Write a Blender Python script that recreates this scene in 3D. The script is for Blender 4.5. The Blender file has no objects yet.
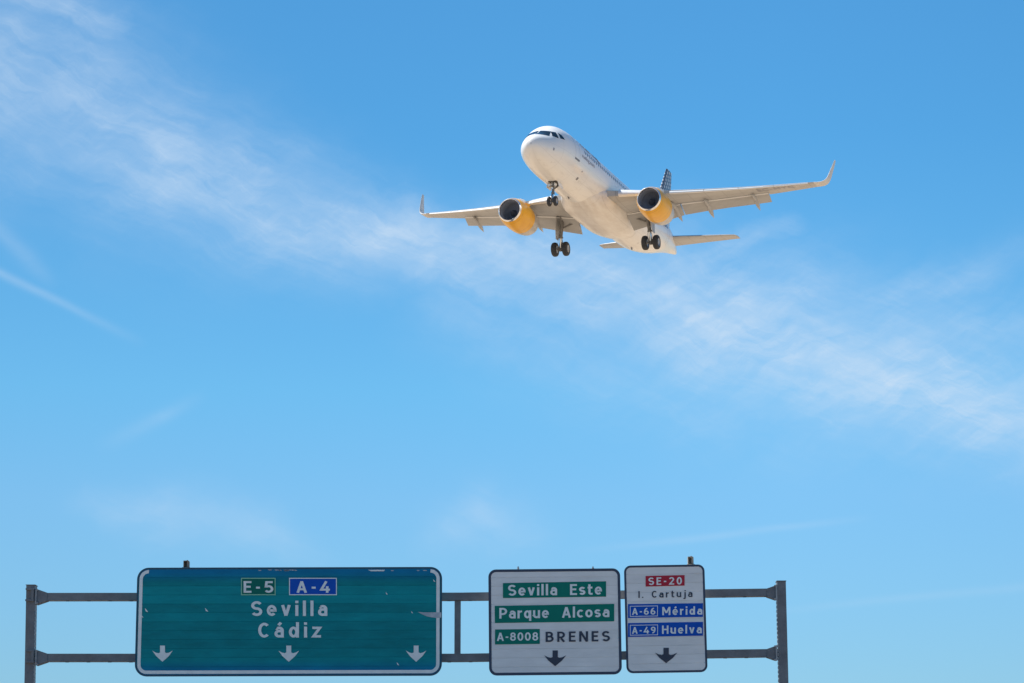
import bpy, bmesh, math, random
from mathutils import Vector, Matrix

sc = bpy.context.scene
C = sc.collection
R = math.radians
random.seed(7)

# ------------------------------------------------------------------ camera
F_PX, PITCH, EYE = 2600.0, R(11.5), 1.65
cam_d = bpy.data.cameras.new("camera")
cam_d.sensor_width = 36.0
cam_d.lens = F_PX * 36.0 / 1024.0
cam_d.clip_start = 0.5
cam_d.clip_end = 20000
cam = bpy.data.objects.new("camera", cam_d)
cam.location = (0, 0, EYE)
cam.rotation_euler = (R(90) + PITCH, 0, 0)
C.objects.link(cam)
sc.camera = cam

# ------------------------------------------------------------------ exposure, sun
EXPOSURE = 0.85
sc.view_settings.view_transform = 'Standard'
sc.view_settings.look = 'None'
sc.view_settings.gamma = 1.0
sc.view_settings.exposure = EXPOSURE
sc.view_settings.use_curve_mapping = False
sc.cycles.max_bounces = 6

SUN_DIR = Vector((-0.46, 0.245, 0.82)).normalized()      # towards the sun
sun_d = bpy.data.lights.new("sun", 'SUN')
sun_d.energy = 4.6
sun_d.angle = R(0.5)
sun_d.color = (1.0, 0.95, 0.87)
sun = bpy.data.objects.new("sun", sun_d)
sun.rotation_euler = SUN_DIR.to_track_quat('Z', 'Y').to_euler()
sun.location = (0, 0, 60)
C.objects.link(sun)

# ------------------------------------------------------------------ sky with cirrus
world = bpy.data.worlds.new("World")
sc.world = world
world.use_nodes = True
nt = world.node_tree
nt.nodes.clear()
L = nt.links


def node(t, **kw):
    n = nt.nodes.new(t)
    for k, v in kw.items():
        setattr(n, k, v)
    return n


def put(sock, v):
    if isinstance(v, (int, float)):
        sock.default_value = v
    elif isinstance(v, (tuple, list)):
        sock.default_value = v
    else:
        L.new(v, sock)


def M(op, a, b=0.0, c=None, clamp=False):
    n = node('ShaderNodeMath', operation=op, use_clamp=clamp)
    put(n.inputs[0], a)
    put(n.inputs[1], b)
    if c is not None:
        put(n.inputs[2], c)
    return n.outputs[0]


def mixc(f, a, b, blend='MIX'):
    n = node('ShaderNodeMix', data_type='RGBA', blend_type=blend)
    put(n.inputs[0], f)
    put(n.inputs[6], a)
    put(n.inputs[7], b)
    return n.outputs[2]


tc = node('ShaderNodeTexCoord')
sep = node('ShaderNodeSeparateXYZ')
L.new(tc.outputs['Generated'], sep.inputs[0])
# azimuth (from +Y, clockwise) and elevation of the viewing direction, in degrees
AZ = M('MULTIPLY', M('ARCTAN2', sep.outputs[0], sep.outputs[1]), 57.29578)
EL = M('MULTIPLY', M('ARCSINE', sep.outputs[2]), 57.29578)

sky = node('ShaderNodeTexSky', sky_type='NISHITA')
sky.sun_disc = False
sky.sun_elevation = math.asin(SUN_DIR.z)
sky.sun_rotation = math.atan2(SUN_DIR.x, SUN_DIR.y)
sky.altitude = 0
sky.air_density = 1.0
sky.dust_density = 0.3
sky.ozone_density = 3.0
SKY_STOPS = [(.12, (.325, .50, .66)), (.40, (.375, .625, .755)), (.52, (.335, .675, .785)), (.80, (.255, .63, .775))]      # by elevation / 20 degrees


def vec(x, y, z=0.0):
    n = node('ShaderNodeCombineXYZ')
    put(n.inputs[0], x)
    put(n.inputs[1], y)
    put(n.inputs[2], z)
    return n.outputs[0]


def noise(v, scale, detail=4, rough=0.55, dist=0.0):
    n = node('ShaderNodeTexNoise')
    L.new(v, n.inputs['Vector'])
    n.inputs['Scale'].default_value = scale
    n.inputs['Detail'].default_value = detail
    n.inputs['Roughness'].default_value = rough
    n.inputs['Distortion'].default_value = dist
    return n


def rot2(ax, ay, deg):
    c, s = math.cos(R(deg)), math.sin(R(deg))
    u = M('ADD', M('MULTIPLY', ax, c), M('MULTIPLY', ay, s))
    v = M('ADD', M('MULTIPLY', ax, -s), M('MULTIPLY', ay, c))
    return u, v


def ramp(x, lo, hi):
    n = node('ShaderNodeMapRange', interpolation_type='SMOOTHSTEP', clamp=True)
    put(n.inputs[0], x)
    n.inputs[1].default_value = lo
    n.inputs[2].default_value = hi
    return n.outputs[0]


# the deep clean-air blue of a dry day, paler towards the horizon
rmp = node('ShaderNodeValToRGB')
while len(rmp.color_ramp.elements) < len(SKY_STOPS):
    rmp.color_ramp.elements.new(.5)
for e, (pos, c) in zip(rmp.color_ramp.elements, SKY_STOPS):
    e.position = pos
    e.color = (*c, 1)
put(rmp.inputs[0], M('DIVIDE', EL, 20.0))
skyc = mixc(1.0, sky.outputs[0], rmp.outputs[0], 'MULTIPLY')
east = M('MINIMUM', M('MAXIMUM', M('MULTIPLY_ADD', AZ, 0.009, 0.985), 0.87), 1.04)
vsc = node('ShaderNodeVectorMath', operation='SCALE')
L.new(skyc, vsc.inputs[0])
L.new(east, vsc.inputs['Scale'])
skyc = vsc.outputs[0]

# wind-blown warp of the cloud coordinates
p0 = vec(AZ, EL)
w1 = noise(p0, 0.28, 3, 0.55)
ws = node('ShaderNodeSeparateColor')
L.new(w1.outputs['Color'], ws.inputs[0])
wx = M('MULTIPLY', M('SUBTRACT', ws.outputs[0], 0.5), 1.6)
wy = M('MULTIPLY', M('SUBTRACT', ws.outputs[1], 0.5), 1.1)
w2 = noise(p0, 1.3, 4, 0.6)
ws2 = node('ShaderNodeSeparateColor')
L.new(w2.outputs['Color'], ws2.inputs[0])
WX = M('ADD', AZ, M('ADD', wx, M('MULTIPLY', M('SUBTRACT', ws2.outputs[0], 0.5), 0.6)))
WY = M('ADD', EL, M('ADD', wy, M('MULTIPLY', M('SUBTRACT', ws2.outputs[1], 0.5), 0.45)))

# long bands of cirrus: (azimuth, elevation, half width, strength) along each
BANDS_PX = [
    [(-120, 50, 84, .42), (60, 110, 88, .42), (190, 176, 72, .42), (330, 226, 48, .50), (440, 250, 32, .62),
     (540, 268, 46, .52), (680, 312, 70, .56), (820, 352, 74, .55), (930, 392, 60, .57), (1040, 432, 50, .56), (1150, 480, 40, .5)],
    [(-60, 0, 30, .35), (40, 18, 26, .45), (110, 45, 22, .30)],
    [(520, 330, 60, .12), (680, 375, 60, .22), (800, 390, 50, .22), (960, 410, 45, .2)],
    [(640, 285, 22, .12), (720, 245, 18, .34), (800, 228, 14, .18)],
    [(780, 320, 26, .1), (880, 300, 26, .30), (1010, 270, 24, .12)],
    [(120, 200, 60, .20), (260, 215, 50, .24), (400, 225, 40, .1)],
    [(95, 500, 16, .10), (170, 515, 24, .26), (270, 530, 22, .22), (340, 565, 18, .0)],
    [(400, 545, 20, .0), (480, 520, 26, .24), (560, 545, 22, .0)],
    [(700, 265, 26, .0), (790, 300, 40, .30), (900, 330, 46, .26), (1040, 350, 40, .22)],
    [(600, 300, 16, .30), (622, 360, 14, .18), (618, 410, 10, .0)],
    [(740, 350, 18, .30), (725, 410, 12, .16), (780, 470, 10, .0)],
    [(860, 390, 18, .25), (930, 440, 14, .16), (1010, 470, 14, .05)],
    [(440, 300, 40, .16), (560, 345, 44, .18), (640, 400, 30, .0)],
]
STREAKS_PX = [
    [(-60, 255, 4, .26), (20, 292, 4.5, .28), (80, 318, 4, .20), (150, 350, 6, .0)],
    [(-40, 205, 9, .2), (30, 268, 9, .16), (60, 300, 8, 0)],
    [(560, 552, 4, 0), (680, 540, 4, .14), (790, 527, 3.5, .15), (870, 520, 4, 0)],
    [(100, 455, 10, 0), (165, 420, 7, .16), (210, 395, 7, 0)],
    [(780, 610, 4, .05), (900, 600, 4, .10), (1030, 590, 5, .09)],
]
DEGPX = math.degrees(1 / F_PX)


def sky_at(px, py):
    return (px - 512) * DEGPX * 1.02, math.degrees(PITCH) - (py - 341.5) * DEGPX


def bands(lists, X, Y):
    out = None
    for pts in lists:
        for (ax, ay, sa, ka), (bx, by, sb, kb) in zip(pts, pts[1:]):
            a0, a1 = sky_at(ax, ay)
            b0, b1 = sky_at(bx, by)
            dx, dy = b0 - a0, b1 - a1
            l2 = dx * dx + dy * dy
            px, py = M('SUBTRACT', X, a0), M('SUBTRACT', Y, a1)
            t = M('ADD', M('MULTIPLY', px, dx / l2), M('MULTIPLY', py, dy / l2), clamp=True)
            ex, ey = M('MULTIPLY_ADD', t, -dx, px), M('MULTIPLY_ADD', t, -dy, py)
            d2 = M('ADD', M('MULTIPLY', ex, ex), M('MULTIPLY', ey, ey))
            s = M('MULTIPLY_ADD', t, (sb - sa) * DEGPX, sa * DEGPX)
            g = M('EXPONENT', M('MULTIPLY', M('DIVIDE', d2, M('MULTIPLY', s, s)), -1.0))
            g = M('MULTIPLY', g, M('MULTIPLY_ADD', t, kb - ka, ka))
            out = g if out is None else M('MAXIMUM', out, g)
    return out


dens = bands(BANDS_PX, WX, WY)
u1, v1 = rot2(WX, WY, -17)
f1 = noise(vec(M('MULTIPLY', u1, 0.20), v1), 1.9, 7, 0.60, 0.15).outputs['Fac']
u2, v2 = rot2(WX, WY, 26)
f2 = noise(vec(M('MULTIPLY', u2, 0.15), v2, 7.3), 2.0, 8, 0.62, 0.15).outputs['Fac']
u4, v4 = rot2(WX, WY, -24)
f4 = noise(vec(M('MULTIPLY', u4, 0.07), v4, 3.1), 6.0, 6, 0.62, 0.2).outputs['Fac']
f3 = noise(p0, 0.55, 4, 0.55).outputs['Fac']
right = ramp(AZ, -2.0, 3.5)                                    # combed along the band on the left, feathered across it further right
a1, a2 = ramp(f1, 0.24, 0.76), ramp(f2, 0.30, 0.74)
fib = M('ADD', M('MULTIPLY', a1, M('MULTIPLY_ADD', right, -0.22, 0.72)), M('MULTIPLY', a2, M('MULTIPLY_ADD', right, 0.28, 0.32)))
fib = M('ADD', fib, M('MULTIPLY', ramp(f4, 0.42, 0.74), 0.24))
fib = M('MULTIPLY', fib, M('MULTIPLY_ADD', ramp(f3, 0.28, 0.70), 0.75, 0.50))
dens = M('MULTIPLY', dens, M('MULTIPLY_ADD', fib, 0.90, 0.44))
SX = M('ADD', AZ, M('MULTIPLY', wx, 0.12))
SY = M('ADD', EL, M('MULTIPLY', wy, 0.12))
stre = M('MULTIPLY', bands(STREAKS_PX, SX, SY), M('MULTIPLY_ADD', f1, 0.9, 0.4))
dens = M('MULTIPLY', M('ADD', dens, stre), 1.0, clamp=True)
CLOUD = (3.4, 4.2, 5.1, 1)
full = mixc(dens, skyc, CLOUD)
bg = node('ShaderNodeBackground')
L.new(full, bg.inputs[0])
bg.inputs[1].default_value = 0.10
wo = node('ShaderNodeOutputWorld')
L.new(bg.outputs[0], wo.inputs[0])


# ------------------------------------------------------------------ materials
def mat(name, col, rough=0.5, metal=0.0, coat=0.0, var=0.0, vscale=3.0, bump=0.0, bscale=20.0, col2=None, stretch=(1, 1, 1), spec=0.5):
    m = bpy.data.materials.new(name)
    m.use_nodes = True
    t = m.node_tree
    b = t.nodes['Principled BSDF']
    b.inputs['Roughness'].default_value = rough
    b.inputs['Metallic'].default_value = metal
    b.inputs['Coat Weight'].default_value = coat
    b.inputs['Specular IOR Level'].default_value = spec
    c4 = (*col, 1)
    b.inputs['Base Color'].default_value = c4
    tcn = t.nodes.new('ShaderNodeTexCoord')
    mp = t.nodes.new('ShaderNodeMapping')
    mp.inputs['Scale'].default_value = stretch
    t.links.new(tcn.outputs['Object'], mp.inputs[0])
    if var > 0 or col2:
        n = t.nodes.new('ShaderNodeTexNoise')
        n.inputs['Scale'].default_value = vscale
        n.inputs['Detail'].default_value = 6
        n.inputs['Roughness'].default_value = 0.65
        t.links.new(mp.outputs[0], n.inputs['Vector'])
        rp = t.nodes.new('ShaderNodeValToRGB')
        rp.color_ramp.elements[0].position = 0.32
        rp.color_ramp.elements[1].position = 0.68
        lo = col2 if col2 else tuple(x * (1 - var) for x in col)
        rp.color_ramp.elements[0].color = (*lo, 1)
        rp.color_ramp.elements[1].color = c4
        t.links.new(n.outputs['Fac'], rp.inputs[0])
        t.links.new(rp.outputs[0], b.inputs['Base Color'])
    if bump > 0:
        n2 = t.nodes.new('ShaderNodeTexNoise')
        n2.inputs['Scale'].default_value = bscale
        n2.inputs['Detail'].default_value = 4
        t.links.new(mp.outputs[0], n2.inputs['Vector'])
        bp = t.nodes.new('ShaderNodeBump')
        bp.inputs['Strength'].default_value = bump
        t.links.new(n2.outputs['Fac'], bp.inputs['Height'])
        t.links.new(bp.outputs[0], b.inputs['Normal'])
    return m


def fuselage_material():
    """White paint with fine skin joints every few frames and oily streaks along the belly."""
    m = mat('white_fuselage_paint', (.78, .775, .765), .32, coat=.25)
    t = m.node_tree
    b = t.nodes['Principled BSDF']
    tcn = t.nodes['Texture Coordinate']
    sp = t.nodes.new('ShaderNodeSeparateXYZ')
    t.links.new(tcn.outputs['Object'], sp.inputs[0])

    def mm(op, a, b_=0.0, c=None):
        n = t.nodes.new('ShaderNodeMath')
        n.operation = op
        for i, v in enumerate((a, b_) if c is None else (a, b_, c)):
            if isinstance(v, (int, float)):
                n.inputs[i].default_value = v
            else:
                t.links.new(v, n.inputs[i])
        return n.outputs[0]
    xm = mm('PINGPONG', sp.outputs[0], 1.33)                    # joints across the body
    ring = mm('LESS_THAN', xm, 0.014)
    ang = mm('ARCTAN2', sp.outputs[1], mm('MULTIPLY', sp.outputs[2], -1.0))
    lap = mm('LESS_THAN', mm('PINGPONG', mm('ADD', ang, 0.12), 0.31), 0.006)
    joint = mm('MAXIMUM', ring, lap)
    mp = t.nodes.new('ShaderNodeMapping')
    mp.inputs['Scale'].default_value = (.25, 1.6, 1.2)
    t.links.new(tcn.outputs['Object'], mp.inputs[0])
    n = t.nodes.new('ShaderNodeTexNoise')
    n.inputs['Scale'].default_value = 1.5
    n.inputs['Detail'].default_value = 7
    n.inputs['Roughness'].default_value = .7
    t.links.new(mp.outputs[0], n.inputs['Vector'])
    rp = t.nodes.new('ShaderNodeMapRange')
    rp.inputs[1].default_value = .52
    rp.inputs[2].default_value = .75
    t.links.new(n.outputs['Fac'], rp.inputs[0])
    n2 = t.nodes.new('ShaderNodeTexNoise')
    n2.inputs['Scale'].default_value = 2.2
    n2.inputs['Detail'].default_value = 5
    t.links.new(tcn.outputs['Object'], n2.inputs['Vector'])
    rp2 = t.nodes.new('ShaderNodeMapRange')
    rp2.inputs[1].default_value = .64
    rp2.inputs[2].default_value = .78
    t.links.new(n2.outputs['Fac'], rp2.inputs[0])
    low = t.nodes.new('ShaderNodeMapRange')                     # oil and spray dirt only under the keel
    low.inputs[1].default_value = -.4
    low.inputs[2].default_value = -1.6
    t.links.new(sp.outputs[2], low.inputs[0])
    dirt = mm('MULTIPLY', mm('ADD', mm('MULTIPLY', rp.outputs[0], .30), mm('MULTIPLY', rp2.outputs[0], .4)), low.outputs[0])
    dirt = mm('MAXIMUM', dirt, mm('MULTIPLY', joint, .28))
    mx = t.nodes.new('ShaderNodeMix')
    mx.data_type = 'RGBA'
    t.links.new(dirt, mx.inputs[0])
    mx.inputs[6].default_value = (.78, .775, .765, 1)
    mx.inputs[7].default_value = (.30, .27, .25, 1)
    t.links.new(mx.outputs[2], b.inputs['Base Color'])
    return m


def add_joints(m, specs, dark=.22):
    """Fine skin joints: lines at a fixed pitch along object axes (axis, pitch, width)."""
    t = m.node_tree
    b = t.nodes['Principled BSDF']
    src = b.inputs['Base Color'].links[0].from_socket
    tcn = t.nodes['Texture Coordinate']
    sp = t.nodes.new('ShaderNodeSeparateXYZ')
    t.links.new(tcn.outputs['Object'], sp.inputs[0])
    out = None
    for ax, pitch, width, shear in specs:
        sh = t.nodes.new('ShaderNodeMath')                      # shear follows the sweep of the spars
        sh.operation = 'MULTIPLY_ADD'
        ab = t.nodes.new('ShaderNodeMath')
        ab.operation = 'ABSOLUTE'
        t.links.new(sp.outputs[1], ab.inputs[0])
        t.links.new(ab.outputs[0], sh.inputs[0])
        sh.inputs[1].default_value = shear
        t.links.new(sp.outputs[ax], sh.inputs[2])
        pp = t.nodes.new('ShaderNodeMath')
        pp.operation = 'PINGPONG'
        t.links.new(sh.outputs[0], pp.inputs[0])
        pp.inputs[1].default_value = pitch / 2
        lt = t.nodes.new('ShaderNodeMath')
        lt.operation = 'LESS_THAN'
        t.links.new(pp.outputs[0], lt.inputs[0])
        lt.inputs[1].default_value = width / 2
        if out is None:
            out = lt.outputs[0]
        else:
            mxm = t.nodes.new('ShaderNodeMath')
            mxm.operation = 'MAXIMUM'
            t.links.new(out, mxm.inputs[0])
            t.links.new(lt.outputs[0], mxm.inputs[1])
            out = mxm.outputs[0]
    sc_ = t.nodes.new('ShaderNodeMath')
    sc_.operation = 'MULTIPLY'
    t.links.new(out, sc_.inputs[0])
    sc_.inputs[1].default_value = dark
    mx = t.nodes.new('ShaderNodeMix')
    mx.data_type = 'RGBA'
    t.links.new(sc_.outputs[0], mx.inputs[0])
    t.links.new(src, mx.inputs[6])
    mx.inputs[7].default_value = (.06, .055, .05, 1)
    t.links.new(mx.outputs[2], b.inputs['Base Color'])


def dotted_fin_material(x0=34.9, pitch=.46):
    """Grey tail paint with rows of white dots that grow towards the top."""
    m = mat('dotted_fin_paint', (.12, .135, .17), .35, coat=.2)
    t = m.node_tree
    b = t.nodes['Principled BSDF']
    tcn = t.nodes['Texture Coordinate']
    mp = t.nodes.new('ShaderNodeMapping')
    mp.inputs['Rotation'].default_value = (0, R(-33), 0)
    mp.inputs['Scale'].default_value = (1 / pitch, 0, 1 / pitch)
    t.links.new(tcn.outputs['Object'], mp.inputs[0])
    vf = t.nodes.new('ShaderNodeVectorMath')
    vf.operation = 'FRACTION'
    t.links.new(mp.outputs[0], vf.inputs[0])
    vs = t.nodes.new('ShaderNodeVectorMath')
    vs.operation = 'DISTANCE'
    t.links.new(vf.outputs[0], vs.inputs[0])
    vs.inputs[1].default_value = (.5, 0, .5)
    lt = t.nodes.new('ShaderNodeMath')
    lt.operation = 'LESS_THAN'
    t.links.new(vs.outputs['Value'], lt.inputs[0])
    lt.inputs[1].default_value = .28
    mx = t.nodes.new('ShaderNodeMix')
    mx.data_type = 'RGBA'
    t.links.new(lt.outputs[0], mx.inputs[0])
    sp = t.nodes.new('ShaderNodeSeparateXYZ')                   # plain white paint below the dotted field
    t.links.new(tcn.outputs['Object'], sp.inputs[0])
    ln = t.nodes.new('ShaderNodeMath')
    ln.operation = 'MULTIPLY_ADD'
    t.links.new(sp.outputs[0], ln.inputs[0])
    ln.inputs[1].default_value = .25
    t.links.new(sp.outputs[2], ln.inputs[2])
    gt = t.nodes.new('ShaderNodeMath')
    gt.operation = 'LESS_THAN'
    t.links.new(ln.outputs[0], gt.inputs[0])
    gt.inputs[1].default_value = 12.0
    mxx = t.nodes.new('ShaderNodeMath')
    mxx.operation = 'MAXIMUM'
    t.links.new(lt.outputs[0], mxx.inputs[0])
    t.links.new(gt.outputs[0], mxx.inputs[1])
    t.links.new(mxx.outputs[0], mx.inputs[0])
    mx.inputs[6].default_value = (.075, .09, .125, 1)
    mx.inputs[7].default_value = (.60, .60, .61, 1)
    t.links.new(mx.outputs[2], b.inputs['Base Color'])
    return m


def sign_face_material(name, col, edge, zedge, slat_var=.12, lo=.86, hi=1.12):
    """Retro-reflective sheeting, sun-bleached unevenly, each slat slightly different."""
    m = mat(name, col, .55, spec=.15)
    t = m.node_tree
    b = t.nodes['Principled BSDF']
    tcn = t.nodes['Texture Coordinate']
    sp = t.nodes.new('ShaderNodeSeparateXYZ')
    t.links.new(tcn.outputs['Object'], sp.inputs[0])
    # per slat tone
    dv = t.nodes.new('ShaderNodeMath')
    dv.operation = 'DIVIDE'
    t.links.new(sp.outputs[2], dv.inputs[0])
    dv.inputs[1].default_value = SLAT
    fl = t.nodes.new('ShaderNodeMath')
    fl.operation = 'FLOOR'
    t.links.new(dv.outputs[0], fl.inputs[0])
    wn = t.nodes.new('ShaderNodeTexWhiteNoise')
    wn.noise_dimensions = '1D'
    t.links.new(fl.outputs[0], wn.inputs['W'])
    n = t.nodes.new('ShaderNodeTexNoise')
    mp = t.nodes.new('ShaderNodeMapping')
    mp.inputs['Scale'].default_value = (.5, 1, 2.2)
    t.links.new(tcn.outputs['Object'], mp.inputs[0])
    t.links.new(mp.outputs[0], n.inputs['Vector'])
    n.inputs['Scale'].default_value = 2.4
    n.inputs['Detail'].default_value = 7
    n.inputs['Roughness'].default_value = .7
    ad = t.nodes.new('ShaderNodeMath')
    ad.operation = 'MULTIPLY_ADD'
    t.links.new(wn.outputs[0], ad.inputs[0])
    ad.inputs[1].default_value = slat_var
    t.links.new(n.outputs['Fac'], ad.inputs[2])
    mr = t.nodes.new('ShaderNodeMapRange')
    mr.inputs[1].default_value = .3
    mr.inputs[2].default_value = .85
    mr.inputs[2].default_value = .75 + slat_var
    mr.inputs[3].default_value = lo
    mr.inputs[4].default_value = hi
    t.links.new(ad.outputs[0], mr.inputs[0])
    # bluer faded sheeting on the top and bottom slats
    ab = t.nodes.new('ShaderNodeMath')
    ab.operation = 'ABSOLUTE'
    t.links.new(sp.outputs[2], ab.inputs[0])
    er = t.nodes.new('ShaderNodeMapRange')
    er.interpolation_type = 'SMOOTHSTEP'
    er.inputs[1].default_value = zedge[0]
    er.inputs[2].default_value = zedge[1]
    t.links.new(ab.outputs[0], er.inputs[0])
    mx = t.nodes.new('ShaderNodeMix')
    mx.data_type = 'RGBA'
    t.links.new(er.outputs[0], mx.inputs[0])
    mx.inputs[6].default_value = (*col, 1)
    mx.inputs[7].default_value = (*edge, 1)
    ml = t.nodes.new('ShaderNodeMix')
    ml.data_type = 'RGBA'
    ml.blend_type = 'MULTIPLY'
    ml.inputs[0].default_value = 1
    t.links.new(mx.outputs[2], ml.inputs[6])
    t.links.new(mr.outputs[0], ml.inputs[7])
    t.links.new(ml.outputs[2], b.inputs['Base Color'])
    return m


SLAT = 0.175
MT = {
    'white': mat('white_aircraft_paint', (.78, .775, .765), .3, coat=.25, var=.05, vscale=1.2),
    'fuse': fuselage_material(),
    'fairing': mat('belly_fairing_paint', (.77, .755, .735), .35, coat=.2, col2=(.64, .60, .56), vscale=1.5, stretch=(.35, 1.2, 1)),
    'wing': mat('grey_wing_paint', (.43, .43, .43), .38, var=.16, vscale=1.1, stretch=(1.6, .3, 1)),
    'flap': mat('grey_flap_paint', (.43, .43, .43), .4, var=.18, vscale=1.3, stretch=(1.6, .3, 1)),
    'sharklet': mat('sharklet_grey_paint', (.60, .585, .565), .5, var=.08),
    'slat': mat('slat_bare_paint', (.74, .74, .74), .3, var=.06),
    'yellow': mat('yellow_engine_paint', (.82, .435, .02), .38, coat=.2, col2=(.74, .36, .02), vscale=1.6),
    'lip': mat('polished_inlet_lip', (.80, .80, .81), .22, metal=.85),
    'nozzle': mat('nozzle_metal', (.58, .57, .56), .4, metal=.3, var=.25, vscale=4),
    'duct': mat('inlet_duct', (.30, .34, .42), .45),  # lightened blue-grey: the haze over the dark inlet is put into the colour
    'fan': mat('fan_titanium', (.22, .25, .32), .4, metal=.2),
    'dark': mat('black_spinner', (.07, .08, .10), .4),
    'glass': mat('cockpit_glass', (.012, .014, .018), .08, spec=.8),
    'window': mat('cabin_window_glass', (.13, .14, .165), .2),
    'line': mat('grey_outline_paint', (.50, .51, .54), .5),
    'line_dark': mat('mid_grey_livery_paint', (.27, .27, .32), .45),
    'letter_grey': mat('dark_grey_livery_paint', (.17, .175, .20), .45),
    'tyre': mat('tyre_rubber', (.034, .036, .042), .7, var=.2, vscale=8),  # rubber, lifted slightly towards blue to stand in for haze
    'rim': mat('wheel_rim', (.42, .42, .43), .4, metal=.5),
    'strut': mat('gear_strut_paint', (.185, .18, .175), .4, var=.25, vscale=5),
    'chrome': mat('chrome_piston', (.7, .7, .7), .15, metal=1),
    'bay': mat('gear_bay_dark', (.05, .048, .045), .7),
    'lamp': mat('taxi_lamp_reflector', (.85, .85, .83), .15, metal=.4),
    'fin': dotted_fin_material(),
    'steel': mat('galvanised_gantry_steel', (.185, .20, .22), .55, metal=.25, col2=(.125, .13, .145), vscale=3.5, bump=.08, bscale=30),
    'rust': mat('rusted_steel', (.20, .13, .09), .7, col2=(.30, .27, .24), vscale=14),
    'alum': mat('sign_aluminium', (.34, .35, .37), .45, metal=.5, var=.3, vscale=4),
    'beige': mat('weathered_beige_metal', (.42, .37, .30), .55, var=.35, vscale=18),
    's_green': sign_face_material('teal_green_sheeting', (.002, .245, .285), (.002, .175, .355), (.72, 1.0), .30, .68, 1.30),
    's_white': sign_face_material('white_sheeting', (.76, .76, .765), (.73, .73, .735), (.9, 1.2)),
    's_edge': mat('dark_blue_border', (.034, .052, .10), .5, var=.2),
    's_edge_green': mat('dark_teal_edge', (.010, .068, .125), .5, var=.2),
    'reflective': mat('white_reflective_film', (.80, .84, .85), .5, spec=.2, var=.14, vscale=5),
    'film_worn': mat('worn_white_film', (.55, .57, .60), .45, col2=(.24, .32, .40), vscale=9),
    'p_green': mat('green_plate_film', (.002, .195, .150), .55, spec=.15, var=.12, vscale=4),
    'p_darkgreen': mat('dark_green_plate_film', (.003, .150, .120), .55, spec=.15, var=.12, vscale=4),
    'p_lightgreen': mat('pale_green_line_film', (.25, .55, .38), .4),
    'p_blue': mat('blue_plate_film', (.004, .088, .50), .55, spec=.15, var=.1, vscale=4),
    'p_red': mat('red_plate_film', (.46, .028, .055), .55, spec=.15, var=.1, vscale=4),
    'ink': mat('black_letter_film', (.028, .037, .068), .5),
    'asphalt': mat('asphalt', (.055, .055, .058), .9, var=.3, vscale=.8, bump=.2, bscale=60),
    'soil': mat('dry_grass_and_soil', (.49, .365, .245), .95, col2=(.38, .28, .185), vscale=.05),
}


add_joints(MT['wing'], [(1, 1.25, .05, 0), (0, 1.15, .05, -.40)], .28)
add_joints(MT['fairing'], [(0, 2.3, .04, 0), (1, 1.7, .035, 0)], .14)
add_joints(MT['yellow'], [(0, 1.62, .035, 0), (2, 1.9, .03, 0)], .32)


# ------------------------------------------------------------------ mesh helpers
def link(name, bm, m, parent=None, smooth=None, mats=None):
    bmesh.ops.recalc_face_normals(bm, faces=bm.faces[:])
    me = bpy.data.meshes.new(name)
    bm.to_mesh(me)
    bm.free()
    for mm in (mats or [m]):
        me.materials.append(mm)
    if smooth is not None:
        for p in me.polygons:
            p.use_smooth = True
        me.set_sharp_from_angle(angle=R(smooth))
    o = bpy.data.objects.new(name, me)
    C.objects.link(o)
    if parent:
        o.parent = parent
    return o


def empty(name, loc=(0, 0, 0)):
    o = bpy.data.objects.new(name, None)
    o.empty_display_size = .3
    o.location = loc
    C.objects.link(o)
    return o


def tag(o, label, cat, group=None):
    o['label'] = label
    o['category'] = cat
    if group:
        o['group'] = group
    return o


def loft(bm, rings, caps=True):
    vs = [[bm.verts.new(p) for p in r] for r in rings]
    n = len(vs[0])
    for a, b in zip(vs, vs[1:]):
        for i in range(n):
            j = (i + 1) % n
            try:
                bm.faces.new((a[i], a[j], b[j], b[i]))
            except ValueError:
                pass
    if caps:
        bm.faces.new(vs[0])
        bm.faces.new(vs[-1])
    return vs


def tube(bm, p0, p1, r0, r1=None, n=14):
    r1 = r0 if r1 is None else r1
    p0, p1 = Vector(p0), Vector(p1)
    q = (p1 - p0).to_track_quat('Z', 'Y')
    ring = lambda c, r: [c + q @ Vector((r * math.cos(2 * math.pi * k / n), r * math.sin(2 * math.pi * k / n), 0)) for k in range(n)]
    loft(bm, [ring(p0, r0), ring(p1, r1)])


def lathe(bm, prof, axis_pt, axis, n=40, closed=False):
    """Revolve (along, radius) pairs about an axis."""
    axis_pt, axis = Vector(axis_pt), Vector(axis).normalized()
    q = axis.to_track_quat('Z', 'Y')
    rings = []
    for a, r in prof:
        rings.append([axis_pt + q @ Vector((r * math.cos(2 * math.pi * k / n), r * math.sin(2 * math.pi * k / n), a)) for k in range(n)])
    vs = [[bm.verts.new(p) for p in r] for r in rings]
    for a, b in zip(vs, vs[1:] + ([vs[0]] if closed else [])):
        for i in range(n):
            j = (i + 1) % n
            bm.faces.new((a[i], a[j], b[j], b[i]))
    return vs


def box(bm, c, s, rot=None):
    m = Matrix.Translation(Vector(c)) @ (rot if rot else Matrix.Identity(4)) @ Matrix.Diagonal((*s, 1))
    bmesh.ops.create_cube(bm, size=1.0, matrix=m)


def prism(bm, poly, d):
    """Polygon of 3D points pushed along vector d."""
    d = Vector(d)
    a = [bm.verts.new(Vector(p)) for p in poly]
    b = [bm.verts.new(Vector(p) + d) for p in poly]
    bm.faces.new(a)
    bm.faces.new(b[::-1])
    n = len(a)
    for i in range(n):
        j = (i + 1) % n
        bm.faces.new((a[i], b[i], b[j], a[j]))


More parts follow.
